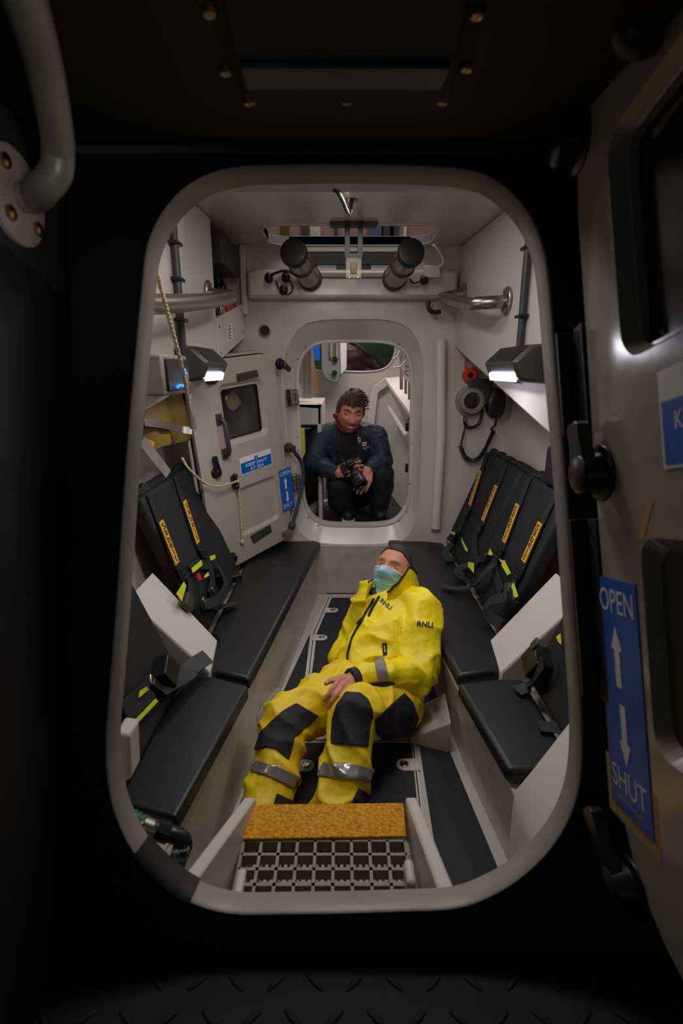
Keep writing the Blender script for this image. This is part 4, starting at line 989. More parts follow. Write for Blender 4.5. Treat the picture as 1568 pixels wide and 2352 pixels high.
b = MB(); b.tube(spline([PY(612, 640, 3.03), PY(630, 628, 3.02), PY(660, 622, 3.02), PY(690, 640, 3.02), PY(705, 648, 3.02)], 6), .007, 8); b.build('cable', blk, t)
b = MB(); b.tube(spline([PY(634, 645, 3.035), PY(642, 665, 3.03), PY(660, 676, 3.03), PY(672, 665, 3.03), PY(668, 648, 3.035), PY(656, 640, 3.035)], 6), .004, 8); b.build('thin_cable', blk, t)
for px, py in ((617, 638), (656, 637), (651, 666)):
    b = MB(); b.ball(PY(px, py, 3.03), (.024, .016, .028), 12); b.build('connector', blk, t)
t = thing('relay_box', 'small pale box with wires in the upper right corner beside the right spring cylinder', 'box', PY(990, 625, 3.04))
b = MB(); b.box(PY(990, 626, 3.05), (.09, .06, .06)); b.build('case', gelm, t, bevel=.004)
b = MB(); b.tube(spline([PY(1006, 615, 3.0), PY(1018, 600, 2.95), PY(1006, 575, 2.9), PY(995, 562, 2.88)], 6), .006, 8); b.build('white_wire', white, t)
b = MB(); b.tube(spline([PY(940, 640, 3.03), PY(950, 650, 3.03), PY(968, 645, 3.03), PY(975, 640, 3.03)], 6), .005, 8); b.ball(PY(974, 643, 3.03), (.024, .016, .026), 12); b.build('black_plug', blk, t)
b = MB(); b.tube(spline([PY(985, 690, YB - .09), PY(983, 705, YB - .09), PY(992, 716, YB - .09), PY(1012, 716, YB - .09)], 6), .012, 8)
b.build('cable_end', blk, label='short loop of black cable under the far end of the right grab rail', cat='cable')
# ================================================================ yellow oilskins under the left locker
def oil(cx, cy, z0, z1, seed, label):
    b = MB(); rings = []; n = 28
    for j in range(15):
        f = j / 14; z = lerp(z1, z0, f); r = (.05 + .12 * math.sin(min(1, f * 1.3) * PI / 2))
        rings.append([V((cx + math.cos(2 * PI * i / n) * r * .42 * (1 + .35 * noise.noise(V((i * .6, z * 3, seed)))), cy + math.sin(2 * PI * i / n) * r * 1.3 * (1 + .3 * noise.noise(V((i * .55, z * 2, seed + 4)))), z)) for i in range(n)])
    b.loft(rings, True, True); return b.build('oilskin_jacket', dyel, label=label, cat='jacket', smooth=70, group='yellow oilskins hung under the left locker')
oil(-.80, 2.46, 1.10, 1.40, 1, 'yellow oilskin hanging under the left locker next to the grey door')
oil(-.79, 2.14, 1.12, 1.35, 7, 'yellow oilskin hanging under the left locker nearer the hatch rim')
b = MB(); b.ribbon(spline([PY(330, 970, 1.9), PY(370, 975, 2.05), PY(410, 985, 2.2), PY(440, 990, 2.25)], 5), .03, (.6, -.8, .2), .003); b.build('reflective_strap', alum, label='pale reflective strip across the hanging yellow oilskins', cat='strap')
b = MB(); b.ribbon([PY(325, 1010, 1.75), PY(355, 1050, 1.85), PY(385, 1088, 1.98)], .035, (.6, -.8, .2), .004); b.build('white_strap', gelm, label='pale strap slanting down beside the left seat back', cat='strap')
b = MB(); b.ribbon([PY(330, 1015, 1.8), PY(350, 1024, 1.86)], .03, (.6, -.8, .2), .006); b.build('yellow_tag', padm, label='small yellow tag hanging at the left inner edge of the hatch', cat='tag')
b = MB(); b.box((.90, 2.02, 1.03), (.06, .34, .18)); b.build('kit_bag', blkm, label='black kit bag stowed above the right seat back under the locker', cat='bag', bevel=.03)
# ================================================================ step
ZS = .29
t = thing('step', 'grating step with a yellow grit nosing just inside the hatch', 'step', PZ(745, 1960, 0))
def gq(px, py, z=ZS): return PZ(px, py, z)
b = MB(); A, B_, C_, D_ = gq(570, 1853), gq(926, 1849), gq(933, 1926), gq(556, 1932)
b.prism([A, B_, C_, D_], (0, 0, .008)); b.prism([A, B_, B_ + V((0, .01, -.035)), A + V((0, .01, -.035))], (0, .006, 0)); b.build('nosing', gritm, t, 'yellow grit nosing', bevel=.002)
def grating(z, y0, y1, x0, x1, nx, ny, nm):
    b = MB(); w_ = .0075
    for i in range(nx + 1):
        x = lerp(x0, x1, i / nx); b.box((x, (y0 + y1) / 2, z - .014), (w_, y1 - y0, .028))
    for j in range(ny + 1):
        y = lerp(y0, y1, j / ny); b.box(((x0 + x1) / 2, y, z - .0142), (x1 - x0, w_, .0284))
    return b.build(nm, grate, t)
grating(ZS, gq(740, 2062).y - .045, gq(740, 1930).y, D_.x + .004, C_.x - .004, 9, 5, 'tread_grating')
b = MB()
for i in range(26): b.box((lerp(-.215, .17, i / 25), .95, .225), (.008, .20, .03))
for y in (.88, .95, 1.02): b.box((-.022, y, .220), (.40, .008, .02))
b.build('lower_slats', gelm, t)
b = MB(); b.box((-.02, 1.07, .15), (.40, .008, .05)); b.build('lower_nosing', gritm, t)
def stringer(px0, px1, py1, xa, xb_, nm):
    b = MB(); y0, y1 = 1.12, .72
    prof = [(y0, ZS + .025), (y0 + .012, ZS - .02), (y0 + .01, .0), (.80, .0), (.715, .30), (.70, .47), (.73, .49)]
    def X(y): return lerp(xa, xb_, (y0 - y) / (y0 - y1))
    l = [V((X(y) - .016, y, z)) for y, z in prof]; r = [V((X(y) + .016, y, z)) for y, z in prof]
    b.loft([l, r], True, True); return b.build('stringer', gelm, t, bevel=.007)
stringer(0, 0, 0, -.246, -.30, ''); stringer(0, 0, 0, .187, .196, '')
b = MB(); b.box((.155, .90, .25), (.022, .06, .16)); b.build('bracket', gelm, t, bevel=.008)
b = MB(); b.box((-.232, .88, .20), (.022, .10, .20)); b.build('bracket', gelm, t, bevel=.006)
for x in (-.215, .17):
    for y in (.84, 1.0):
        b = MB(); b.lathe((x, y, .255), (1 if x < 0 else -1, 0, 0), [(.008, 0), (.008, .004), (0, .006)], 10); b.build('bolt', chrome, t)
# ================================================================ hoses lower left
t = thing('drain_hose', 'green ribbed hose with a black elbow and steel clamps, lower left inside the hatch', 'hose', PY(405, 2000, .97))
def ribbed(pts, r, nm, m, rib=.5):
    q = spline(pts, 16); b = MB(); L = 0; rs = []
    for i, p in enumerate(q):
        if i: L += (p - q[i - 1]).length
        rs.append(r * (1 + .10 * math.sin(L * 520)))
    b.tube(q, r, 16, True, rs); return b.build(nm, m, t, smooth=80)
YH = .90
ribbed([PY(268, 1862, YH + .02), PY(298, 1878, YH + .01), PY(332, 1898, YH)], .0185, 'upper_hose', greenh)
b = MB(); d = (PY(362, 1908, YH) - PY(326, 1894, YH)).normalized(); b.lathe(PY(328, 1896, YH), d, [(.0205, 0), (.0205, .03), (.0, .03)], 20); b.build('steel_collar', steel, t)
b = MB(); b.tube(spline([PY(350, 1902, YH), PY(375, 1911, YH), PY(402, 1918, YH), PY(420, 1928, YH), PY(423, 1945, YH), PY(418, 1952, YH)], 5), .018, 16); b.lathe(PY(360, 1905, YH), d, [(.021, 0), (.021, .03), (0, .03)], 8); b.build('elbow', blk, t)
ribbed([PY(420, 1938, YH), PY(412, 1965, YH), PY(404, 1992, YH), PY(400, 2040, YH)], .0185, 'lower_hose', greenh)
for a_, c_ in (((318, 1886), (330, 1918)), ((400, 1955), (432, 1952))):
    p = PY(*a_, YH - .02); q = PY(*c_, YH - .02); b = MB()
    b.lathe(p, (q - p), [(.008, 0), (.008, .012), (.004, .014), (.004, (q - p).length), (.008, (q - p).length), (0, (q - p).length + .004)], 10); b.build('clamp_screw', chrome, t)
b = MB(); q = PY(415, 1962, YH); b.lathe(q, (PY(420, 1938, YH) - q), [(.0205, 0), (.0205, .014), (.0, .014)], 20); b.build('hose_clamp', steel, t)
t = thing('pump_funnel', 'shiny pale cone fitting behind the green hose, lower left', 'fitting', PY(380, 1985, 1.0))
b = MB(); q = PY(365, 1945, 1.0); r_ = PY(388, 1985, .98); b.lathe(q, r_ - q, [(.012, 0), (.03, .02), (.026, (r_ - q).length), (0, (r_ - q).length)], 18); b.build('cone', gelw, t)
p = PZ(468, 1948, .0) + V((0, 0, .045)); t = thing('floor_fitting', 'small black round fitting with a yellow top on the floor beside the left bench', 'fitting', V((p.x, p.y, 0)))
b = MB(); b.lathe(p, (.1, -.8, .6), [(.030, -.03), (.034, -.02), (.036, 0), (.030, .012), (.0, .014)], 24); b.build('body', blk, t)
b = MB(); ax_ = V((.1, -.8, .6)).normalized(); u_ = (V((0, 0, 1)) - ax_ * ax_.z).normalized(); w_ = ax_.cross(u_); b.tube([p + (u_ * math.cos(a) + w_ * math.sin(a)) * .038 for a in [-.9 + 1.8 * i / 12 for i in range(13)]], .008, 8); b.build('yellow_rim', padm, t)
# ================================================================ beyond the far doorway
t = thing('chart_cabinet', 'white cabinet with an open front on the left beyond the far doorway', 'cabinet', V((-.32, 3.8, FZ)))
b = MB(); x0, x1, y0, y1, z1 = -.555, -.132, 3.46, 4.2, 1.205
b.box(((x0 + x1) / 2, (y0 + y1) / 2, z1 - .02), (x1 - x0, y1 - y0, .04)); b.box((x1 - .015, (y0 + y1) / 2, (FZ + z1) / 2), (.03, y1 - y0, z1 - FZ)); b.box(((x0 + x1) / 2, y1 - .02, (FZ + z1) / 2), (x1 - x0, .04, z1 - FZ)); b.box(((x0 + x1) / 2, y0 + .02, z1 - .07), (x1 - x0, .04, .14)); b.box(((x0 + x1) / 2, (y0 + y1) / 2, .78), (x1 - x0 - .02, y1 - y0 - .06, .02))
b.build('carcass', gelm, t, bevel=.008)
b = MB(); b.box((-.3, 3.7, .99), (.22, .2, .06), Matrix.Rotation(.2, 3, 'Z')); b.build('tray', blk, t)
b = MB(); b.box((-.28, 3.62, 1.03), (.12, .1, .012), Matrix.Rotation(.2, 3, 'Z')); b.build('folded_paper', white, t)
b = MB(); b.prism([PY(690, 983, 3.36), PY(699, 985, 3.36), PY(701, 1040, 3.36), PY(695, 1052, 3.36), PY(692, 1052, 3.36)], (0, .02, 0)); b.build('yellow_strap', lime, label='upright lime yellow strap just inside the left edge of the far doorway', cat='strap', bevel=.002)
b = MB(); b.box((-.40, 3.40, .74), (.10, .14, .62), Matrix.Rotation(.15, 3, 'Y')); b.build('dry_bag', dgrey, label='dark upright case beside the crouching man, left inside the far doorway', cat='case', bevel=.03)
t = thing('window_frame', 'grey metal window frame posts on the left beyond the far doorway', 'frame', PY(708, 905, 3.9))
for px, w_ in ((697, .02), (705, .03), (713, .018)):
    b = MB(); q0, q1 = PY(px, 915, 3.75), PY(px, 800, 3.75); b.prism([q0 + V((-w_ / 2, 0, 0)), q0 + V((w_ / 2, 0, 0)), q1 + V((w_ / 2, 0, 0)), q1 + V((-w_ / 2, 0, 0))], (0, .03, 0)); b.build('post', alum, t, bevel=.003)
b = MB(); b.ribbon([PY(712, 800, 4.2), PY(719, 850, 4.2), PY(727, 902, 4.2)], .035, (0, -1, 0), .004); b.build('bag_strap', tan, label='tan strap hanging behind the window posts beyond the far doorway', cat='strap')
b = MB(); b.box(PY(722, 805, 4.5), (.09, .04, .16)); b.build('blue_card', blue, label='small blue card at the top left beyond the far doorway', cat='card')
t = thing('forepeak_door', 'grey hanging door with a white edge at the top beyond the far doorway', 'door', PY(765, 870, 4.55))
b = MB(); q = [(736, 770), (797, 770), (797, 842), (784, 862), (774, 880), (760, 878), (745, 868), (738, 850)]
b.prism([PY(a, c, 4.5) for a, c in q], (0, .04, 0)); b.build('panel', mat('mid grey door', (120, 122, 120), .4), t, bevel=.008)  # panel in one even mid grey
b = MB(); b.prism([PY(a, c, 4.48) for a, c in ((780, 770), (796, 770), (795, 848), (782, 862))], (0, .03, 0)); b.build('edge', gelm, t, bevel=.006)
b = MB(); b.tube([PY(760, 785, 4.47), PY(760, 820, 4.47), PY(772, 820, 4.47), PY(772, 785, 4.47)], .012, 8); b.build('handle', alum, t)
for px, py in ((768, 856), (770, 826)):
    b = MB(); b.lathe(PY(px, py, 4.5), (0, -1, 0), [(.022, 0), (.022, .03), (.01, .05), (0, .05)], 12); b.build('dog_lever', blk, t)
# tarpaulin in the opening
b = MB(); R_ = []
for i in range(25):
    f = i / 24; row = []
    for j in range(13):
        g_ = j / 12; px = lerp(770, 905, f); top = lerp(768, 858, max(0, (f - .12) / .88) ** 1.2); py = lerp(top, 875, g_)
        row.append(PY(px, py, YF + .28 + .05 * noise.noise(V((f * 5, g_ * 4, 2))) + .04 * math.sin(f * 9 + g_ * 5)))
    R_.append(row)
b.loft(R_, False); o = b.build('tarpaulin', maroon, label='maroon tarpaulin heaped in the opening at the far end', cat='tarpaulin', smooth=80)
m_ = o.modifiers.new('thickness', 'SOLIDIFY'); m_.thickness = .02
# right side shelf, frames, notice
t = thing('side_shelf', 'sloping white shelf with a grey bracket on the right beyond the far doorway', 'shelf', PY(915, 930, 3.8))
a0, a1 = PY(884, 868, 4.3), PY(944, 952, 3.42)
b = MB(); b.loft([[a0, a0 + V((.3, 0, .03)), a0 + V((.3, 0, .0)), a0 + V((0, 0, -.03))], [a1, a1 + V((.36, 0, .03)), a1 + V((.36, 0, .0)), a1 + V((0, 0, -.03))]], True, True); b.build('top', gelm, t, bevel=.004)
b = MB(); b.prism([PY(886, 880, 4.28), PY(941, 958, 3.45), PY(929, 968, 3.6)], (.02, 0, 0)); b.build('bracket', greyp, t)
t = thing('conduit', 'grey square conduit bent across the end wall above the crouching man', 'cable conduit', PY(855, 950, YF - .03))
b = MB(); b.tube([PY(846, 1010, YF - .04), PY(858, 905, YF - .04), PY(862, 893, YF - .04), PY(890, 873, YF - .04)], .05, 4); b.build('pipe', gelm, t, bevel=.006)
b = MB(); b.tube([PY(893, 935, 4.4), PY(935, 1002, 3.6)], .02, 8); b.build('side_pipe', gelm, label='thin white pipe running back along the right wall beyond the doorway', cat='pipe')
t = thing('notice_board', 'white notice with red print on the right window frame beyond the doorway', 'notice', PY(935, 860, 3.42))
b = MB(); nb = [PY(a, c, 3.42) for a, c in ((927, 832), (942, 840), (942, 882), (926, 866))]; b.prism(nb, (0, .006, 0)); b.build('board', white, t)
b = MB(); NF = Fr(nb[3], nb[2] - nb[3] + V((0, 0, .0)), nb[0] - nb[3])
for f, ww in ((.82, .6), (.66, .7), (.5, .3), (.3, .55)):
    c0 = lerp(lerp(nb[3], nb[0], f), lerp(nb[2], nb[1], f), .15); c1 = lerp(lerp(nb[3], nb[0], f), lerp(nb[2], nb[1], f), .15 + ww); dz = V((0, 0, .008)); dy = V((0, -.002, 0))
    b.add([c0 + dy, c1 + dy, c1 + dz + dy, c0 + dz + dy], [(0, 1, 2, 3)])
b.build('print', redm, t, smooth=0)
t = thing('window_frame', 'bright metal window frame on the right beyond the far doorway', 'frame', PY(930, 900, 3.6))
for px, w_, yb_ in ((922, .02, 895), (932, .016, 905), (941, .02, 918)):
    b = MB(); q0, q1 = PY(px, yb_, 3.5), PY(px, 812, 3.5); b.prism([q0 + V((-w_ / 2, 0, 0)), q0 + V((w_ / 2, 0, 0)), q1 + V((w_ / 2, 0, 0)), q1 + V((-w_ / 2, 0, 0))], (0, .03, 0)); b.build('post', alum, t, bevel=.003)
for i, q in enumerate((((903, 824), (914, 818), (921, 805)), ((907, 823), (917, 816), (925, 806)), ((902, 845), (918, 842), (930, 830), (935, 818)), ((925, 850), (940, 848), (950, 849)))):
    b = MB(); b.tube(spline([PY(a, c, 3.40) for a, c in q], 5), .0055, 8); b.build('cable_tie', tube_l if i < 0 else white, label=('upper', 'second', 'long curved', 'short level')[i] + ' white cable tie in the upper right of the far doorway', cat='cable tie', group='white cable ties in the far doorway')
for py in (980, 1075):
    p = PY(934, py, 3.30); b = MB(); b.box(p, (.02, .03, .055)); b.build('rim_clip', blk, label=('upper' if py < 1000 else 'lower') + ' black clip on the right inner edge of the far doorway', cat='clip', bevel=.003)
b = MB(); b.box((-.22, 3.62, FZ + .03), (.07, .5, .05), Matrix.Rotation(-.35, 3, 'Z')); b.build('floor_sill', gelm, label='pale floor sill left of the crouching man beyond the doorway', cat='sill', bevel=.006)
b = MB(); b.box((.09, 4.55, FZ + .06), (.5, .22, .12)); b.build('low_locker', dgrey, label='low dark locker on the floor behind the crouching man', cat='locker', bevel=.01)
# ================================================================ bodies
def J(px, py, y): return PY(px, py, y)
def capsule(b, p, r, q, s, n=14):
    p, q = V(p), V(q); d = q - p; L = d.length
    if L < 1e-5: b.ball(p, r, n); return
    d /= L; u = d.orthogonal().normalized(); w = d.cross(u); rings = []
    ang = math.asin(max(-.95, min(.95, (r - s) / L)))
    for k in range(5):
        a = -PI / 2 + (PI / 2 + ang) * k / 4; rings.append((p + d * math.sin(a) * r, math.cos(a) * r))
    for k in range(5):
        a = ang + (PI / 2 - ang) * k / 4; rings.append((q + d * math.sin(a) * s, math.cos(a) * s))
    b.loft([[c + (u * math.cos(2 * PI * i / n) + w * math.sin(2 * PI * i / n)) * max(rr, 1e-4) for i in range(n)] for c, rr in rings], True, True)
def blob(fill, voxel, smooth_n=4, wrinkle=None, fac=.5):
    b = MB(); fill(b); me = b.mesh('blob', weld=False)
    o = bpy.data.objects.new('blob', me); COL.objects.link(o)
    m = o.modifiers.new('r', 'REMESH'); m.mode = 'VOXEL'; m.voxel_size = voxel; m.adaptivity = 0
    if smooth_n:
        s = o.modifiers.new('s', 'SMOOTH'); s.factor = fac; s.iterations = smooth_n
    dg = bpy.context.evaluated_depsgraph_get(); dg.update()
    r = bpy.data.meshes.new_from_object(o.evaluated_get(dg))
    bpy.data.objects.remove(o); bpy.data.meshes.remove(me)
    if wrinkle:
        ns = [v.normal.copy() for v in r.vertices]
        for v, n_ in zip(r.vertices, ns): v.co += n_ * wrinkle(v.co, n_)
        r.update()
    return r
def tris(me):
    me.calc_loop_triangles()
    return [v.co.copy() for v in me.vertices], [v.normal.copy() for v in me.vertices], [tuple(t.vertices) for t in me.loop_triangles]
def clip(me, f, off, th=.0025):             # the part of a surface where f > 0, lifted by off, with a thickness
    vs, ns, ts = tris(me); fv = [f(p, n_) for p, n_ in zip(vs, ns)]
    out = []; faces = []; cache = {}
    def vert(k, p, n_):
        if k not in cache: cache[k] = len(out); out.append(p + n_ * off)
        return cache[k]
    for t in ts:
        poly = []
        for i in range(3):
            a, c = t[i], t[(i + 1) % 3]
            if fv[a] > 0: poly.append(vert(('v', a), vs[a], ns[a]))
            if (fv[a] > 0) != (fv[c] > 0):
                k = (min(a, c), max(a, c)); s = fv[k[0]] / (fv[k[0]] - fv[k[1]])
                poly.append(vert(k, lerp(vs[k[0]], vs[k[1]], s), lerp(ns[k[0]], ns[k[1]], s).normalized()))
        if len(poly) >= 3: faces.append(tuple(poly))
    r = bpy.data.meshes.new('clip'); r.from_pydata([tuple(p) for p in out], [], faces); r.update(); return r
def sdf(poly, x, y):
    ins_ = False; d = 1e9; n = len(poly)
    for i in range(n):
        (ax, ay), (bx, by) = poly[i], poly[(i + 1) % n]
        if (ay > y) != (by > y) and x < (bx - ax) * (y - ay) / (by - ay) + ax: ins_ = not ins_
        t = max(0, min(1, ((x - ax) * (bx - ax) + (y - ay) * (by - ay)) / ((bx - ax) ** 2 + (by - ay) ** 2 + 1e-9)))
        d = min(d, math.hypot(x - ax - t * (bx - ax), y - ay - t * (by - ay)))
    return d if ins_ else -d
def panel_on(me, poly, nm, m, parent, off=.003, facing=-.15, lab=None, near=None):   # sewn-on patch with the outline poly as seen in the photo
    x0, x1 = min(p[0] for p in poly) - 30, max(p[0] for p in poly) + 30; y0, y1 = min(p[1] for p in poly) - 30, max(p[1] for p in poly) + 30
    def f(p, n_):
        a, c = proj(p)
        if not (x0 < a < x1 and y0 < c < y1): return -30
        if near and (p - near[0]).length > near[1]: return -30
        vd = (C0 - p).normalized(); return min(sdf(poly, a, c), (n_.dot(vd) - facing) * 60)
    r = clip(me, f, off); o = link_mesh(nm, r, m, parent, lab, smooth=60)
    s = o.modifiers.new('thickness', 'SOLIDIFY'); s.thickness = .003; s.offset = 0
    return o
def stripe(pts, w):
    L = []; R = []
    for i, p in enumerate(pts):
        a = pts[max(0, i - 1)]; c = pts[min(len(pts) - 1, i + 1)]; dx, dy = c[0] - a[0], c[1] - a[1]; l = math.hypot(dx, dy)
        L.append((p[0] - dy / l * w / 2, p[1] + dx / l * w / 2)); R.append((p[0] + dy / l * w / 2, p[1] - dx / l * w / 2))
    return L + R[::-1]
def bvh(me):
    vs, ns, ts = tris(me); return BVHTree.FromPolygons(vs, ts)
def text_on(me, s, o, r, u, nm, m, parent, off=.004, bold=.02, cut=.02):  # lettering printed on a body: origin, right and up given as seen in the photo
    t = bvh(me); vs, fs = text_geo(s, 1.0, 'LEFT', bold); out = []; ok = []
    bm = bmesh.new(); bv = [bm.verts.new((a, c, 0)) for a, c in vs]
    for f in fs:
        try: bm.faces.new([bv[i] for i in f])
        except ValueError: pass
    bmesh.ops.triangulate(bm, faces=bm.faces); bmesh.ops.subdivide_edges(bm, edges=[e for e in bm.edges if e.calc_length() > .12], cuts=2, use_grid_fill=True)
    bmesh.ops.triangulate(bm, faces=bm.faces); bm.verts.index_update()
    ref = None
    for v in bm.verts:
        px = o[0] + r[0] * v.co.x + u[0] * v.co.y; py = o[1] + r[1] * v.co.x + u[1] * v.co.y
        h = t.ray_cast(C0, ray(px, py).normalized())
        if h[0] is None or h[1].dot((C0 - h[0]).normalized()) < .05: out.append(V((0, 0, 0))); ok.append(False)
        else: out.append(h[0] + h[1] * off); ok.append(True)
    faces = [tuple(v.index for v in f.verts) for f in bm.faces]; bm.free()
    faces = [f for f in faces if all(ok[i] for i in f) and max((out[f[0]] - out[f[1]]).length, (out[f[1]] - out[f[2]]).length, (out[f[0]] - out[f[2]]).length) < cut * 2]
    me2 = bpy.data.meshes.new('lettering'); me2.from_pydata([tuple(p) for p in out], [], faces)
    bm = bmesh.new(); bm.from_mesh(me2); bmesh.ops.delete(bm, geom=[v for v in bm.verts if not v.link_faces], context='VERTS'); bm.to_mesh(me2); bm.free()
    return link_mesh(nm, me2, m, parent, smooth=0)
def gauss(x, z, cx, cz, sx, sz): return math.exp(-((x - cx) / sx) ** 2 / 2 - ((z - cz) / sz) ** 2 / 2)
class Head:
    def __init__(s, c, f, u, k=1.0, smile=0):
        s.c = V(c); s.y = V(f).normalized(); u = V(u); s.z = (u - s.y * u.dot(s.y)).normalized(); s.x = s.y.cross(s.z); s.k = k; s.smile = smile
    def w(s, x, y, z): return s.c + (s.x * x + s.y * y + s.z * z) * s.k
    def loc(s, p): d = (p - s.c) / s.k; return d.dot(s.x), d.dot(s.y), d.dot(s.z)
    def surf(s, d):                          # local head surface in direction d
        x, y, z = d
        rx, ry, rz = .0745, .094, .118
        px, py, pz = x * rx, y * ry, z * rz
        low = max(0, -z); px *= 1 - .30 * low ** 1.6; 
        if y > 0: py *= 1 - .12 * low; py += .016 * low * (1 if y > .1 else y * 10)
        else: py *= 1.05 - .45 * low ** 1.2; 
        if z > 0: px *= 1 + .04 * z
        if y > 0:
            q = min(1, y * 2.2); S = s.smile
            g = lambda cx, cz, sx, sz: gauss(px, pz, cx, cz, sx, sz)
            py += q * (.024 * g(0, -.030, .0115, .013) + .016 * g(0, -.010, .0085, .022) + .006 * g(.014, -.034, .007, .007) + .006 * g(-.014, -.034, .007, .007)
                 + .006 * (g(.030, .030, .022, .009) + g(-.030, .030, .022, .009)) - .0125 * (g(.031, .010, .015, .010) + g(-.031, .010, .015, .010))
                 + (.006 + .006 * S) * (g(.043, -.024 + .006 * S, .017, .016) + g(-.043, -.024 + .006 * S, .017, .016))
                 + .007 * g(0, -.062, .026, .013) - .006 * g(0, -.061, .022 + .006 * S, .0032 + .002 * S) + .003 * g(0, -.074, .016, .005)
                 - .004 * g(0, -.081, .022, .005) + .012 * g(0, -.100, .024, .015))
        return V((px, py, pz))
    def mesh(s, b, n=72, m=64):
        vs = []; fs = []
        for j in range(m + 1):
            th = PI * j / m
            for i in range(n):
                a = 2 * PI * i / n; vs.append(s.w(*s.surf((math.sin(th) * math.cos(a), math.sin(th) * math.sin(a), math.cos(th)))))
        for j in range(m):
            for i in range(n): fs.append((j * n + i, (j + 1) * n + i, (j + 1) * n + (i + 1) % n, j * n + (i + 1) % n))
        b.add(vs, fs)
        R = Matrix((s.x, s.y, s.z)).transposed()
        for sx in (-1, 1):
            b.ball(s.w(sx * .076, -.008, -.004), tuple(a * s.k for a in (.009, .018, .031)), 12, R @ Matrix.Rotation(-sx * .35, 3, 'Z'))
    def grid_mesh(s, n=96, m=80, k=1.0):
        b = MB(); vs = []; fs = []
        for j in range(m + 1):
            th = PI * j / m
            for i in range(n):
                a = 2 * PI * i / n; vs.append(s.w(*(s.surf((math.sin(th) * math.cos(a), math.sin(th) * math.sin(a), math.cos(th))) * k)))
        for j in range(m):
            for i in range(n): fs.append((j * n + i, (j + 1) * n + i, (j + 1) * n + (i + 1) % n, j * n + (i + 1) % n))
        b.add(vs, fs); return b.mesh('head')
    def front(s, x, z):                      # local y of the face at (x, z)
        if not hasattr(s, 'tree'):
            me = s.grid_mesh(); vs, ns, ts = tris(me); s.tree = BVHTree.FromPolygons([V(s.loc(p)) for p in vs], ts)
        h = s.tree.ray_cast(V((x, .4, z)), V((0, -1, 0))); return h[0].y if h[0] else 0
    def patch(s, pts, nm, m, parent, off=.002, lab=None, th=.003):    # thin patch on the face from a local outline
        b = MB(); c = [(sum(p[0] for p in pts) / len(pts)), (sum(p[1] for p in pts) / len(pts))]; R = []
        for k in (0.02, .35, .7, 1.0):
            R.append([s.w(x, s.front(x, z) + off + (th if k < .9 else 0), z) for x, z in ((c[0] + (p[0] - c[0]) * k, c[1] + (p[1] - c[1]) * k) for p in pts)])
        R.append([s.w(p[0], s.front(*p) - .003, p[1]) for p in pts])
        b.loft(R, True); return b.build(nm, m, parent, lab, smooth=70)
def hand(b, w, d, n, side, curls, s=1.0, spread=.0, thumb=(.55, .75, -.35), tcurl=.35):
    w, d, n = V(w), V(d).normalized(), V(n); n = (n - d * n.dot(d)).normalized(); l = d.cross(n) * side
    offs = (.034, .0115, -.0115, -.032); ls = (1.0, 1.1, 1.02, .82)
    capsule(b, w - d * .03 * s, .026 * s, w + d * .02 * s, .027 * s)
    for i in range(4):
        kn = w + (d * (.088 if i in (1, 2) else .082) + l * offs[i]) * s
        capsule(b, w + (d * .012 + l * offs[i] * .5) * s, .018 * s, kn, .0125 * s); b.ball(kn + n * .002 * s, .0125 * s, 10)
        e = (d + l * offs[i] * spread * 20).normalized(); p = kn; ax = l; a = 0
        cu = curls[i] if isinstance(curls[0], (list, tuple)) else curls
        for k, (ln, r0, r1) in enumerate(((.044, .0102, .0092), (.027, .0094, .0084), (.021, .0084, .0068))):
            a += cu[k]; q = p + (e * math.cos(a) - n * math.sin(a)) * ln * ls[i] * s
            capsule(b, p, r0 * s, q, r1 * s, 10); p = q
    t = (d * thumb[0] + l * thumb[1] + n * thumb[2]).normalized(); p = w + (d * .018 + l * .024) * s
    capsule(b, w, .018 * s, p, .017 * s)
    t2 = (t + d * tcurl - l * tcurl * .6).normalized(); t3 = (t2 + d * tcurl - l * tcurl).normalized()
    for dd, ln, r0, r1 in ((t, .040, .0155, .0125), (t2, .032, .0125, .011), (t3, .026, .011, .0085)):
        q = p + dd * ln * s; capsule(b, p, r0 * s, q, r1 * s, 10); p = q
def folds(seed, a1=.006, f1=9, a2=.003, f2=24, st=(1, 1, .5)):
    def fn(p, n_):
        q = V((p.x * st[0], p.y * st[1], p.z * st[2])); o = V((seed * 3.1, seed * 1.7, seed))
        r1 = max(0, 1 - abs(noise.noise(q * f1 + o + V((noise.noise(p * 5 + o), noise.noise(p * 5), 0)) * .6)) * 1.7) ** 2.2 * 1.5
        r2 = max(0, 1 - abs(noise.noise(q * f2 - o)) * 1.8) ** 2
        return a1 * (r1 - .5) + a2 * (r2 - .5)
    return fn
# ================================================================ the man in yellow
m1 = thing('person', 'person in yellow waterproofs and blue face mask sitting on the floor against the right bench', 'person', PZ(880, 1640, 0))
pel, bel, che, nek = J(884, 1592, 1.82), J(852, 1525, 1.88), J(902, 1442, 2.0), J(896, 1378, 2.08)
shL, elL, wrL = J(968, 1398, 1.98), J(955, 1552, 1.77), J(806, 1562, 1.62)
shR, elR, wrR = J(855, 1372, 2.11), J(812, 1478, 2.11), J(776, 1520, 1.96)
hiL, knL, anL = J(905, 1612, 1.77), J(812, 1640, 1.50), J(772, 1880, 1.27)
hiR, knR, anR = J(810, 1578, 1.80), J(655, 1656, 1.52), J(606, 1885, 1.255)
hc1 = J(902, 1311, 2.13)
tocam = (C0 - hc1).normalized()
H1 = Head(hc1, tocam - RT * .34 + UP * .24, UP * math.cos(.22) + RT * math.sin(.22), 1.0)
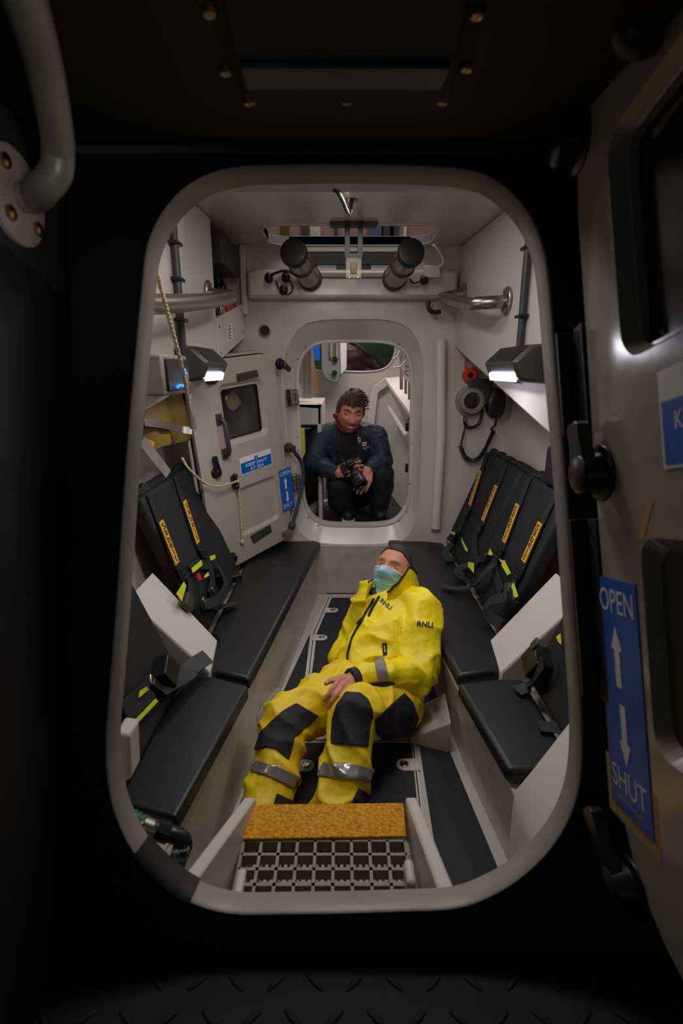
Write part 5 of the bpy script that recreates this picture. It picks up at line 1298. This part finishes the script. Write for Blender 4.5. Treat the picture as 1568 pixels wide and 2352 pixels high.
def body1(b):
    H1.mesh(b)
    capsule(b, hc1 - H1.z * .06 - H1.y * .015, .058, nek, .066)
    capsule(b, nek, .08, che, .12); capsule(b, che, .12, bel, .11); capsule(b, bel, .11, pel, .11)
    for s, e, w in ((shL, elL, wrL), (shR, elR, wrR)):
        capsule(b, nek, .06, s, .055); capsule(b, s, .05, e, .04); capsule(b, e, .038, w, .027)
    for h_, k_, a_ in ((hiL, knL, anL), (hiR, knR, anR)):
        capsule(b, pel, .09, h_, .085); capsule(b, h_, .08, k_, .052); capsule(b, k_, .05, a_, .036)
        capsule(b, a_, .036, a_ + V((0, -.06, -.045)), .03)
    hand(b, wrL, J(776, 1600, 1.47) - wrL, (C0 - wrL) + UP * .2, 1, ((.25, .5, .4), (.32, .6, .4), (.38, .65, .4), (.45, .7, .4)), .95, .04, thumb=(.75, .55, -.2), tcurl=.2)
    hand(b, wrR, J(763, 1552, 1.90) - wrR, (C0 - wrR), -1, (.2, .3, .2), .9, .03)
me = blob(body1, .0040, 1)
link_mesh('body', me, skin1, m1, smooth=80)
# trousers
def leg(b, h_, k_, a_, r):
    capsule(b, h_, .118, lerp(h_, k_, .55), .100); capsule(b, lerp(h_, k_, .55), .100, k_, .086)
    capsule(b, k_, .086, lerp(k_, a_, .45), .080); capsule(b, lerp(k_, a_, .45), .080, lerp(k_, a_, .92), .086)
def tr1(b):
    b.ball(pel, (.155, .14, .125), 20); capsule(b, pel, .13, bel, .125)
    leg(b, hiL, knL, anL, 0); leg(b, hiR, knR, anR, 0)
kn_f = folds(4, .012, 9, .002, 22, (1, 1, .8))
me = blob(tr1, .0075, 3, kn_f); tme = me.copy()
tr = link_mesh('trousers', me, yel2, m1, smooth=80)
panel_on(tme, [(795,1590),(826,1592),(844,1607),(854,1632),(855,1650),(850,1653),(844,1716),(795,1711),(759,1708),(763,1653),(774,1619)], 'knee_patch', blkcl, tr)
panel_on(tme, [(679,1616),(731,1645),(676,1694),(662,1746),(633,1720),(612,1716),(592,1722),(580,1724),(600,1680),(621,1660),(648,1634)], 'knee_patch', blkcl, tr)
panel_on(tme, [(860,1652),(898,1618),(927,1592),(946,1612),(960,1650),(940,1700),(880,1700),(862,1684)], 'seat_patch', blkcl, tr)
panel_on(tme, [(592,1747),(640,1761),(690,1786),(678,1813),(620,1785),(570,1768)], 'reflective_band', reflm, tr)
panel_on(tme, [(742,1751),(814,1755),(866,1770),(846,1798),(808,1789),(728,1783)], 'reflective_band', reflm, tr)
panel_on(tme, [(634,1822),(668,1838),(690,1880),(620,1880)], 'gaiter', blkcl, tr)
panel_on(tme, [(822,1810),(845,1822),(840,1880),(790,1880)], 'gaiter', blkcl, tr)
# jacket
def ja1(b):
    capsule(b, pel + V((-.02, 0, .02)), .135, bel, .142); capsule(b, bel, .142, che, .150); capsule(b, che, .150, lerp(che, nek, .8), .105)
    capsule(b, lerp(nek, che, .3), .10, shL, .082); capsule(b, lerp(nek, che, .3), .10, shR, .08)
    capsule(b, shL, .084, lerp(shL, elL, .5), .088); capsule(b, lerp(shL, elL, .5), .088, elL, .078)
    capsule(b, elL, .074, lerp(elL, wrL, .4), .064); capsule(b, lerp(elL, wrL, .4), .064, lerp(elL, wrL, .92), .050)
    capsule(b, shR, .080, elR, .068); capsule(b, elR, .066, lerp(elR, wrR, .8), .050)
me = blob(ja1, .0075, 3, folds(1, .014, 7, .002, 18, (1, 1, 1.3))); jme = me.copy()
ja = link_mesh('jacket', me, yel, m1, smooth=80)
panel_on(jme, [(858,1515),(880,1506),(893,1563),(868,1562)], 'sleeve_band', reflg, ja, facing=-.4)
panel_on(jme, stripe([(860,1374),(824,1437),(808,1466),(799,1500),(797,1535)], 4), 'zip', blkcl, ja, facing=-.9)
panel_on(jme, stripe([(872,1368),(858,1392),(846,1417)], 5), 'chest_zip', blkcl, ja)
panel_on(jme, [(877,1476),(888,1477),(889,1504),(879,1506)], 'pocket', blkcl, ja)
panel_on(jme, stripe([(882,1481),(884,1500)], 3), 'pocket_zip', yel, ja, .006)
panel_on(jme, [(838,1422),(826,1436),(820,1434),(832,1420)], 'zip_pull', blkcl, ja, .006)
text_on(jme, 'RNLI', (874, 1378), (11.5, 9.5), (8, -12), 'chest_lettering', blk, ja, .0025)
text_on(jme, 'RNLI', (957, 1433), (17.5, 1.5), (1.5, -17), 'sleeve_lettering', blk, ja, .0025)
# cuff
b = MB(); d = (wrL - elL).normalized(); q = lerp(elL, wrL, .95); b.lathe(q - d * .006, d, [(.043, 0), (.046, .005), (.041, .028), (.030, .032), (.026, .01)], 24); b.build('cuff', blkcl, ja)
# hem
panel_on(jme, [(805,1574),(850,1568),(900,1565),(908,1570),(870,1578),(830,1582)], 'hem', blkcl, ja)
# standing collar
cb = [((838,1378),(846,1336),2.03), ((852,1366),(862,1330),2.14), ((885,1352),(892,1312),2.24), ((930,1346),(930,1305),2.25), ((962,1352),(956,1318),2.16), ((958,1372),(941,1301),2.05), ((932,1382),(922,1328),1.985), ((902,1388),(902,1349),1.965), ((886,1392),(890,1361),1.965)]
lo = spline([J(a[0], a[1], y) for a, c, y in cb], 6); hi = spline([J(c[0], c[1], y) for a, c, y in cb], 6)
b = MB(); rows = []
for f in (0, .2, .4, .6, .8, 1.0):
    rows.append([lerp(p, q, f) + V((noise.noise(V((i * .35, f * 2, 1))), noise.noise(V((i * .35, f * 2, 7))), 0)) * .007 * (1 - f * .4) for i, (p, q) in enumerate(zip(lo, hi))])
b.loft(rows, False); co = b.build('collar', yel, ja, smooth=80); sm = co.modifiers.new('thickness', 'SOLIDIFY'); sm.thickness = .008
b = MB(); b.tube([p + V((0, -.003, .001)) for p in rows[-1]], .0048, 8); b.build('collar_trim', blkcl, ja)
b = MB(); b.ball(J(862, 1364, 2.06), (.032, .03, .03), 12); b.build('neck_warmer', blkm, ja)
# hair, brows, eyes, mask
hm = H1.grid_mesh(k=1.02)
def hairf(p, n_):
    x, y, z = H1.loc(p); line = .084 - .9 * max(0, abs(x) - .035) - (0 if y > .02 else (.02 - y) * 1.6)
    if abs(x) > .048 and y > -.06: line = max(line, .036)
    return z - line
hmw = clip(hm, hairf, .0); hmw.update()
for v in hmw.vertices: v.co += v.normal * (.004 * noise.noise(v.co * 130) + .003)
ho = link_mesh('hair', hmw, hair1, m1, smooth=80); s_ = ho.modifiers.new('thickness', 'SOLIDIFY'); s_.thickness = .006; s_.offset = -1
def sidef(p, n_):
    x, y, z = H1.loc(p); return min(.046 - z, z + .055, abs(x) - .046, .040 - y, y + .08)
sm_ = clip(H1.grid_mesh(k=1.028), sidef, .0)
for v in sm_.vertices: v.co += v.normal * (.003 * noise.noise(v.co * 150))
so_ = link_mesh('side_hair', sm_, hairg, m1, smooth=80); s_ = so_.modifiers.new('thickness', 'SOLIDIFY'); s_.thickness = .007; s_.offset = -1
for sx in (-1, 1):
    H1.patch([(sx * .014, .0275), (sx * .020, .032), (sx * .034, .0345), (sx * .048, .029), (sx * .046, .0265), (sx * .034, .030), (sx * .020, .0275)], 'eyebrow', hairg, m1, .0005, th=.0018)
    ey = H1.front(sx * .031, .010); R = Matrix((H1.x, H1.y, H1.z)).transposed()
    b = MB(); b.ball(H1.w(sx * .031, ey - .0065, .009), (.0135, .010, .0060), 14, R); e = b.build('eye', eyew, m1, smooth=80)
    b = MB(); b.ball(H1.w(sx * .031, ey + .0015, .009), (.0055, .003, .0052), 12, R); b.build('iris', iris, e, smooth=80)
    b = MB(); b.tube(spline([H1.w(sx * .017, ey + .0015, .008), H1.w(sx * .024, ey + .004, .0122), H1.w(sx * .033, ey + .0045, .0130), H1.w(sx * .046, ey - .001, .008)], 5), .0026, 8); b.build('eyelid', skin1, m1)
    b = MB(); b.tube(spline([H1.w(sx * .017, ey + .001, .007), H1.w(sx * .026, ey + .003, .0045), H1.w(sx * .036, ey + .003, .0045), H1.w(sx * .047, ey - .002, .006)], 5), .0026, 8); b.build('eyelid', skin1, m1)
b = MB(); rows = []; N = 24; M = 18
for j in range(M + 1):
    f = j / M; row = []
    for i in range(N + 1):
        g = i / N * 2 - 1
        top = -.006 - .010 * abs(g) ** 1.5; botm = -.126 + .036 * abs(g) ** 1.7
        z = lerp(top, botm, f); x = g * (.064 - .008 * f)
        x_ = x * .98; y = max(H1.front(x_, max(z, -.108)), H1.front(x_ * .6, max(z, -.1)) - .03 * abs(g) ** 2) + .007
        y += .010 * math.exp(-(g / .35) ** 2) * math.sin(PI * min(1, f * 1.1)) ** .7
        pl = abs(((f * 3.3 + .25) % 1.0) - .5); y += .0035 * max(0, .30 - pl) / .30 * (1 - abs(g)) ** .4 + .002 * noise.noise(V((g * 4, f * 6, 1)))
        if abs(g) > .93: y -= .006
        row.append(H1.w(x, y, z))
    rows.append(row)
b.loft(rows, False); mk = b.build('face_mask', maskm, m1, smooth=80); s_ = mk.modifiers.new('thickness', 'SOLIDIFY'); s_.thickness = .002
b = MB(); b.tube([p + H1.y * .001 for p in rows[0]], .0032, 8); b.build('nose_strip', maskw, mk, 'white top edge')
for r_ in (6, 11):
    b = MB(); b.tube([p + H1.y * .0005 for p in rows[r_][3:-3]], .0016, 6); b.build('pleat', maskm, mk)
for sx, k in ((-1, 0), (1, -1)):
    b = MB(); b.tube(spline([rows[0][k], H1.w(sx * -.078 * (1 if k else -1) * -1, .0, .02), rows[-1][k]], 6), .0014, 6); b.build('ear_loop', maskw, mk)
# boots
for a_, nm in ((anL, 0), (anR, 1)):
    b = MB(); t_ = a_ + V((0, -.16, -.055)); c_ = a_ + V((0, -.02, -.02))
    def bt(q, c_=c_, t_=t_): capsule(q, c_ + V((0, .03, .02)), .055, c_ + V((0, .02, -.035)), .042); capsule(q, c_ + V((0, .02, -.035)), .042, t_, .034)
    link_mesh('boot', blob(bt, .008, 2), blkm, m1, smooth=80)
# ================================================================ the crouching man beyond the doorway
m2 = thing('person', 'person in a dark navy jacket crouching beyond the far doorway, smiling down at a camera', 'person', J(820, 1192, 3.5))
pel, bel, che, nek = J(815, 1125, 3.74), J(805, 1078, 3.64), J(800, 1026, 3.56), J(800, 984, 3.52)
shR, elR, wrR = J(740, 1003, 3.53), J(716, 1062, 3.47), J(774, 1086, 3.34)
shL, elL, wrL = J(858, 1003, 3.53), J(880, 1058, 3.46), J(846, 1076, 3.36)
hiR, knR, anR = J(790, 1122, 3.70), J(778, 1112, 3.42), J(796, 1174, 3.52)
hiL, knL, anL = J(840, 1120, 3.70), J(878, 1090, 3.42), J(868, 1178, 3.52)
hc2 = J(804, 946, 3.40); tocam = (C0 - hc2).normalized()
H2 = Head(hc2, tocam + RT * .16 - UP * .30, UP * math.cos(.06) + RT * math.sin(.06), 1.14, 1)
CK = 1.12
cam_c = J(815, 1080, 3.30)
def body2(b):
    H2.mesh(b)
    capsule(b, hc2 - H2.z * .06 - H2.y * .02, .066, nek, .074)
    capsule(b, nek, .08, che, .13); capsule(b, che, .13, bel, .12); capsule(b, bel, .12, pel, .13)
    for s, e, w in ((shL, elL, wrL), (shR, elR, wrR)):
        capsule(b, nek, .06, s, .06); capsule(b, s, .05, e, .042); capsule(b, e, .04, w, .030)
    for h_, k_, a_ in ((hiL, knL, anL), (hiR, knR, anR)):
        capsule(b, pel, .09, h_, .085); capsule(b, h_, .08, k_, .055); capsule(b, k_, .05, a_, .036); capsule(b, a_, .036, a_ + V((0, -.06, -.03)), .03)
    hand(b, wrR, J(812, 1074, 3.24) - wrR, (C0 - wrR) + UP * .6, -1, ((.25, .4, .2), (.35, .6, .4), (.4, .65, .4), (.45, .7, .4)), CK, thumb=(.8, .4, -.5))
    hand(b, wrL, J(838, 1104, 3.28) - wrL, (C0 - wrL) + RT * .7, 1, (.5, .5, .3), CK, thumb=(.5, .75, .1))
link_mesh('body', blob(body2, .0042, 1), skin2, m2, smooth=80)
def ja2(b):
    capsule(b, pel + V((-.02, 0, .06)), .15, bel, .165); capsule(b, bel, .165, che, .165); capsule(b, che, .165, lerp(che, nek, .75), .12)
    for s, e, w in ((shL, elL, wrL), (shR, elR, wrR)):
        capsule(b, lerp(nek, che, .2), .10, s, .086); capsule(b, s, .086, lerp(s, e, .5), .082); capsule(b, lerp(s, e, .5), .082, e, .072); capsule(b, e, .07, lerp(e, w, .5), .064); capsule(b, lerp(e, w, .5), .062, lerp(e, w, .9), .048)
me = blob(ja2, .009, 3, folds(9, .010, 7, .004, 18, (1, 1, 1.4))); jme = me.copy()
ja = link_mesh('jacket', me, navyj, m2, smooth=80)
def tr2(b):
    b.ball(pel, (.17, .15, .14), 18)
    for h_, k_, a_ in ((hiL, knL, anL), (hiR, knR, anR)):
        capsule(b, pel, .12, h_, .11); capsule(b, h_, .11, k_, .085); capsule(b, k_, .086, lerp(k_, a_, .5), .080); capsule(b, lerp(k_, a_, .5), .080, a_ + V((0, 0, .0)), .062)
    capsule(b, knR, .086, lerp(knR, anR, .6) + V((-.02, 0, 0)), .09)
link_mesh('trousers', blob(tr2, .009, 3, folds(5, .006, 9, .003, 22)), trous, m2, smooth=80)
for a_ in (anL, anR):
    t_ = a_ + V((.01, -.13, -.045)); c_ = a_ + V((0, .0, -.02))
    t_.z = max(t_.z, FZ + .05); c_.z = max(c_.z, FZ + .06)
    def bt(q): capsule(q, c_, .052, t_, .040)
    sh = link_mesh('shoe', blob(bt, .008, 2), blkm, m2, smooth=80)
    b = MB(); n = 20; pts = [V((t_.x + math.cos(a) * .045, t_.y + math.sin(a) * .05 * (1 if math.sin(a) < 0 else 3.4), FZ + .004)) for a in [2 * PI * i / n for i in range(n)]]
    b.prism(pts, (0, 0, .022)); b.build('sole', (white if a_ is anR else blkm), sh, bevel=.004)
# crest, marks, straps
panel_on(jme, [(829,1016),(842,1015),(843,1018),(830,1019)], 'crest', white, ja, .004)
panel_on(jme, [(829,1019),(842,1018),(842,1021),(830,1022)], 'crest', mat('crest red', (200, 50, 36), .5), ja, .004)
panel_on(jme, [(829,1022),(842,1021),(841,1024),(830,1025)], 'crest', white, ja, .004)
panel_on(jme, [(834,1018),(838,1018),(838,1023),(834,1023)], 'crest', mat('crest yellow', (220, 170, 50), .5), ja, .0055)
panel_on(jme, stripe([(831,1030),(840,1028),(848,1025)], 1.8), 'printed_line', white, ja, .004)
panel_on(jme, stripe([(830,1034),(837,1032),(841,1031)], 1.5), 'printed_line', white, ja, .004)
panel_on(jme, [(784,990),(800,986),(818,990),(820,1020),(822,1050),(786,1055),(784,1020)], 'open_front', darkt, ja, .003)
panel_on(jme, stripe([(778,985),(776,1010),(780,1045),(790,1062)], 10), 'neck_strap', mat('camera strap', (40, 28, 32), .7), ja, .007)
ns = panel_on(jme, stripe([(820,985),(824,1010),(824,1045),(822,1060)], 9), 'neck_strap', mat('camera strap', (40, 28, 32), .7), ja, .007)
for k in range(3): text_on(jme, 'H', (820.5, 1006.5 + k * 4.2), (7.5, .6), (0, -4.5), 'strap_mark', white, ja, .011, bold=.05)
# red collar
b = MB(); kc = spline([H2.w(-.062, -.03, -.075), J(770, 952, 3.44), J(774, 966, 3.42), J(782, 984, 3.40), J(800, 993, 3.385), J(812, 989, 3.39), J(826, 976, 3.42)], 5)
b.tube(kc, .011, 8); b.build('collar', mat('dark red collar', (150, 20, 36), .6), ja, 'red collar')
# hair
hm = H2.grid_mesh(k=1.055)
def hairf2(p, n_):
    x, y, z = H2.loc(p); line = .058 - .55 * max(0, abs(x) - .045) - (0 if y > .03 else (.03 - y) * 1.5)
    if abs(x) > .052 and y < .045: line = min(line, .0 - (.0 if y > -.02 else .04))
    return z - line
hw = clip(hm, hairf2, .0)
for v in hw.vertices:
    x, y, z = H2.loc(v.co); t_ = max(0, z - .045) / .07
    d = H2.z * .010 * t_ + H2.y * .016 * t_ - H2.x * .012 * t_
    v.co += d + v.normal * (.004 + .010 * t_ * noise.noise(V((x * 60, y * 26, z * 40))) + .005 * noise.noise(v.co * 110))
ho = link_mesh('hair', hw, hair2, m2, smooth=80); s_ = ho.modifiers.new('thickness', 'SOLIDIFY'); s_.thickness = .014; s_.offset = -1
b = MB(); random.seed(5)
for i in range(260):
    x = random.uniform(-.066, .066); y = random.uniform(-.03, .088); r_ = 1 - (x / .08) ** 2 - (y / .1) ** 2
    if r_ < .05: continue
    z = .122 * math.sqrt(r_); p = H2.w(x - .012, y + .004, z + .004); d = (H2.y * (.35 + .4 * random.random()) - H2.x * (.7 + .4 * random.random()) + H2.z * (.15 + .3 * r_)).normalized()
    l_ = random.uniform(.014, .030); q = p + d * l_ * .6 + H2.z * .004; b.tube([p, q, q + (d - H2.z * .5) * l_ * .5], .003, 5, True, [.0042, .0034, .0008])
b.build('hair_tufts', hair2, m2, smooth=80)
# face details
for sx in (-1, 1):
    H2.patch([(sx * .012, .026), (sx * .020, .033), (sx * .034, .0365), (sx * .050, .030), (sx * .048, .026), (sx * .034, .0305), (sx * .018, .026)], 'eyebrow', hair2, m2, .0005, th=.002)
    ey = H2.front(sx * .031, .008)
    b = MB(); b.ball(H2.w(sx * .031, ey - .004, .008), tuple(a * 1.14 for a in (.013, .009, .009)), 14, Matrix((H2.x, H2.y, H2.z)).transposed()); b.build('eyelid', skin2, m2, smooth=80)
    b = MB(); b.tube(spline([H2.w(sx * .017, ey + .003, .006), H2.w(sx * .026, ey + .006, .0035), H2.w(sx * .036, ey + .006, .0035), H2.w(sx * .047, ey - .001, .007)], 5), .0022, 8); b.build('eyelashes', iris, m2)
H2.patch([(-.030, -.054), (-.015, -.059), (0, -.060), (.015, -.059), (.030, -.054), (.020, -.068), (.0, -.073), (-.020, -.068)], 'teeth', white, m2, .0008, 'white teeth in a broad smile', th=.0012)
b = MB(); up_ = [(-.034, -.052), (-.016, -.0565), (0, -.0575), (.016, -.0565), (.034, -.052)]; b.tube(spline([H2.w(x, H2.front(x, z) + .002, z) for x, z in up_], 5), .0028, 8)
lo_ = [(-.033, -.053), (-.020, -.070), (0, -.0765), (.020, -.070), (.033, -.053)]; b.tube(spline([H2.w(x, H2.front(x, z) + .002, z) for x, z in lo_], 5), .0034, 8); b.build('lips', lipm, m2)
def beardf(p, n_):
    x, y, z = H2.loc(p)
    must = min(-.040 - z, z + .053, .036 - abs(x), y - .05); jaw = min(-.088 - z + abs(x) * .6, y + .0, z + .128); side = min(abs(x) - .052, -.018 - z, y - .012, z + .10)
    return max(must, jaw)
bd = clip(H2.grid_mesh(k=1.003), beardf, .0005)
for v in bd.vertices: v.co += v.normal * .0012 * noise.noise(v.co * 240)
link_mesh('beard', bd, beard, m2, smooth=80)
# ---------------------------------------------------------------- his camera
ct = thing('camera', 'black camera with a big lens held by the crouching person', 'camera', J(818, 1095, 3.26))
la = J(811, 1078, 3.29); lb = J(828, 1113, 3.20); ax = (lb - la).normalized()
sx_ = (RT * .86 + UP * .5); sx_ = (sx_ - ax * sx_.dot(ax)).normalized(); up_ = ax.cross(sx_)
R = Matrix((sx_, ax, up_)).transposed()
b = MB(); b.box(la - ax * .02, (.135, .06, .085), R); b.box(la - ax * .018 - up_ * .0 + up_ * .052, (.06, .055, .03), R); b.box(la - ax * .005 - sx_ * .055, (.035, .075, .085), R); b.build('body', blk, ct, bevel=.008)
b = MB(); L_ = (lb - la).length
b.lathe(la, ax, [(.036, 0), (.038, .012), (.038, L_ * .35), (.043, L_ * .4), (.043, L_ * .72), (.046, L_ * .76), (.048, L_), (.043, L_ + .001), (.040, L_ - .012), (.0, L_ - .016)], 28); ln = b.build('lens', blk, ct)
b = MB(); b.lathe(la + ax * (L_ - .014), ax, [(.038, 0), (.03, .004), (.0, .007)], 24); b.build('lens_glass', mat('lens glass', (10, 12, 18), .05), ln)
for f in (.42, .70):
    b = MB(); b.torus(la + ax * L_ * f, ax, .0435, .0016, 28, 6); b.build('lens_ring', alum, ln)
b = MB(); b.box(la - ax * .02 + up_ * .07, (.03, .025, .01), R); b.lathe(la - ax * .02 + up_ * .042 + sx_ * .045, up_, [(.012, 0), (.012, .014), (0, .014)], 14); b.build('dials', dgrey, ct)
# ================================================================ light
w = bpy.data.worlds.new('world'); SC.world = w; w.use_nodes = True
bg = w.node_tree.nodes['Background']; bg.inputs[0].default_value = (.55, .7, .8, 1); bg.inputs[1].default_value = .05
def area(nm, loc, size, energy, col, aim):
    l = bpy.data.lights.new(nm, 'AREA'); l.shape = 'RECTANGLE'; l.size, l.size_y = size; l.energy = energy; l.color = col
    o = bpy.data.objects.new(nm, l); COL.objects.link(o); o.location = loc
    o.rotation_euler = (V(aim) - V(loc)).to_track_quat('-Z', 'Y').to_euler(); return o
WARM = (1, .93, .88)
area('cabin_light', (.0, 1.45, 2.03), (.5, .2), 9, WARM, (.05, 1.6, 0))
area('cabin_light_forward', (.05, 2.3, 2.05), (.4, .1), 3, WARM, (.1, 2.3, 0))
area('side_light_left', (-.47, 2.12, 1.40), (.22, .04), 2.2, (.95, .95, 1), (-.1, 2.1, .3))
area('side_light_right', (.57, 2.05, 1.40), (.22, .04), 2.2, (.95, .95, 1), (.3, 2.05, .3))
area('bow_light', (.15, 3.9, 1.96), (.5, .2), 9, WARM, (.15, 3.9, 0))
area('hangar_light', (.05, 2.5, 3.1), (.8, .5), 7, WARM, (.05, 3.3, 2.2))
area('forepeak_light', (.1, 5.05, 2.2), (.4, .2), 2, WARM, (.1, 5.3, 1.4))
area('wheelhouse_ambient', (0, -.85, 1.35), (1.2, .8), .35, (.55, .8, 1.0), (0, .7, 1.2))
sp_ = bpy.data.lights.new('rail_fill_spot', 'SPOT'); sp_.energy = 7; sp_.spot_size = math.radians(46); sp_.spot_blend = .8; sp_.shadow_soft_size = .06; sp_.color = (1, .94, .86)  # added unseen spot that brightens the hand rail and its flange
so2 = bpy.data.objects.new('rail_fill_spot', sp_); COL.objects.link(so2); so2.location = (.27, -.15, 1.42); so2.rotation_euler = (V((-.45, .62, 1.66)) - so2.location).to_track_quat('-Z', 'Y').to_euler()
SC.view_settings.view_transform = 'Standard'; SC.view_settings.look = 'None'; SC.view_settings.gamma = 1
SC.view_settings.use_curve_mapping = False; SC.view_settings.exposure = -.2
SC.cycles.use_denoising = True
SC.cycles.max_bounces = 10; SC.cycles.diffuse_bounces = 6
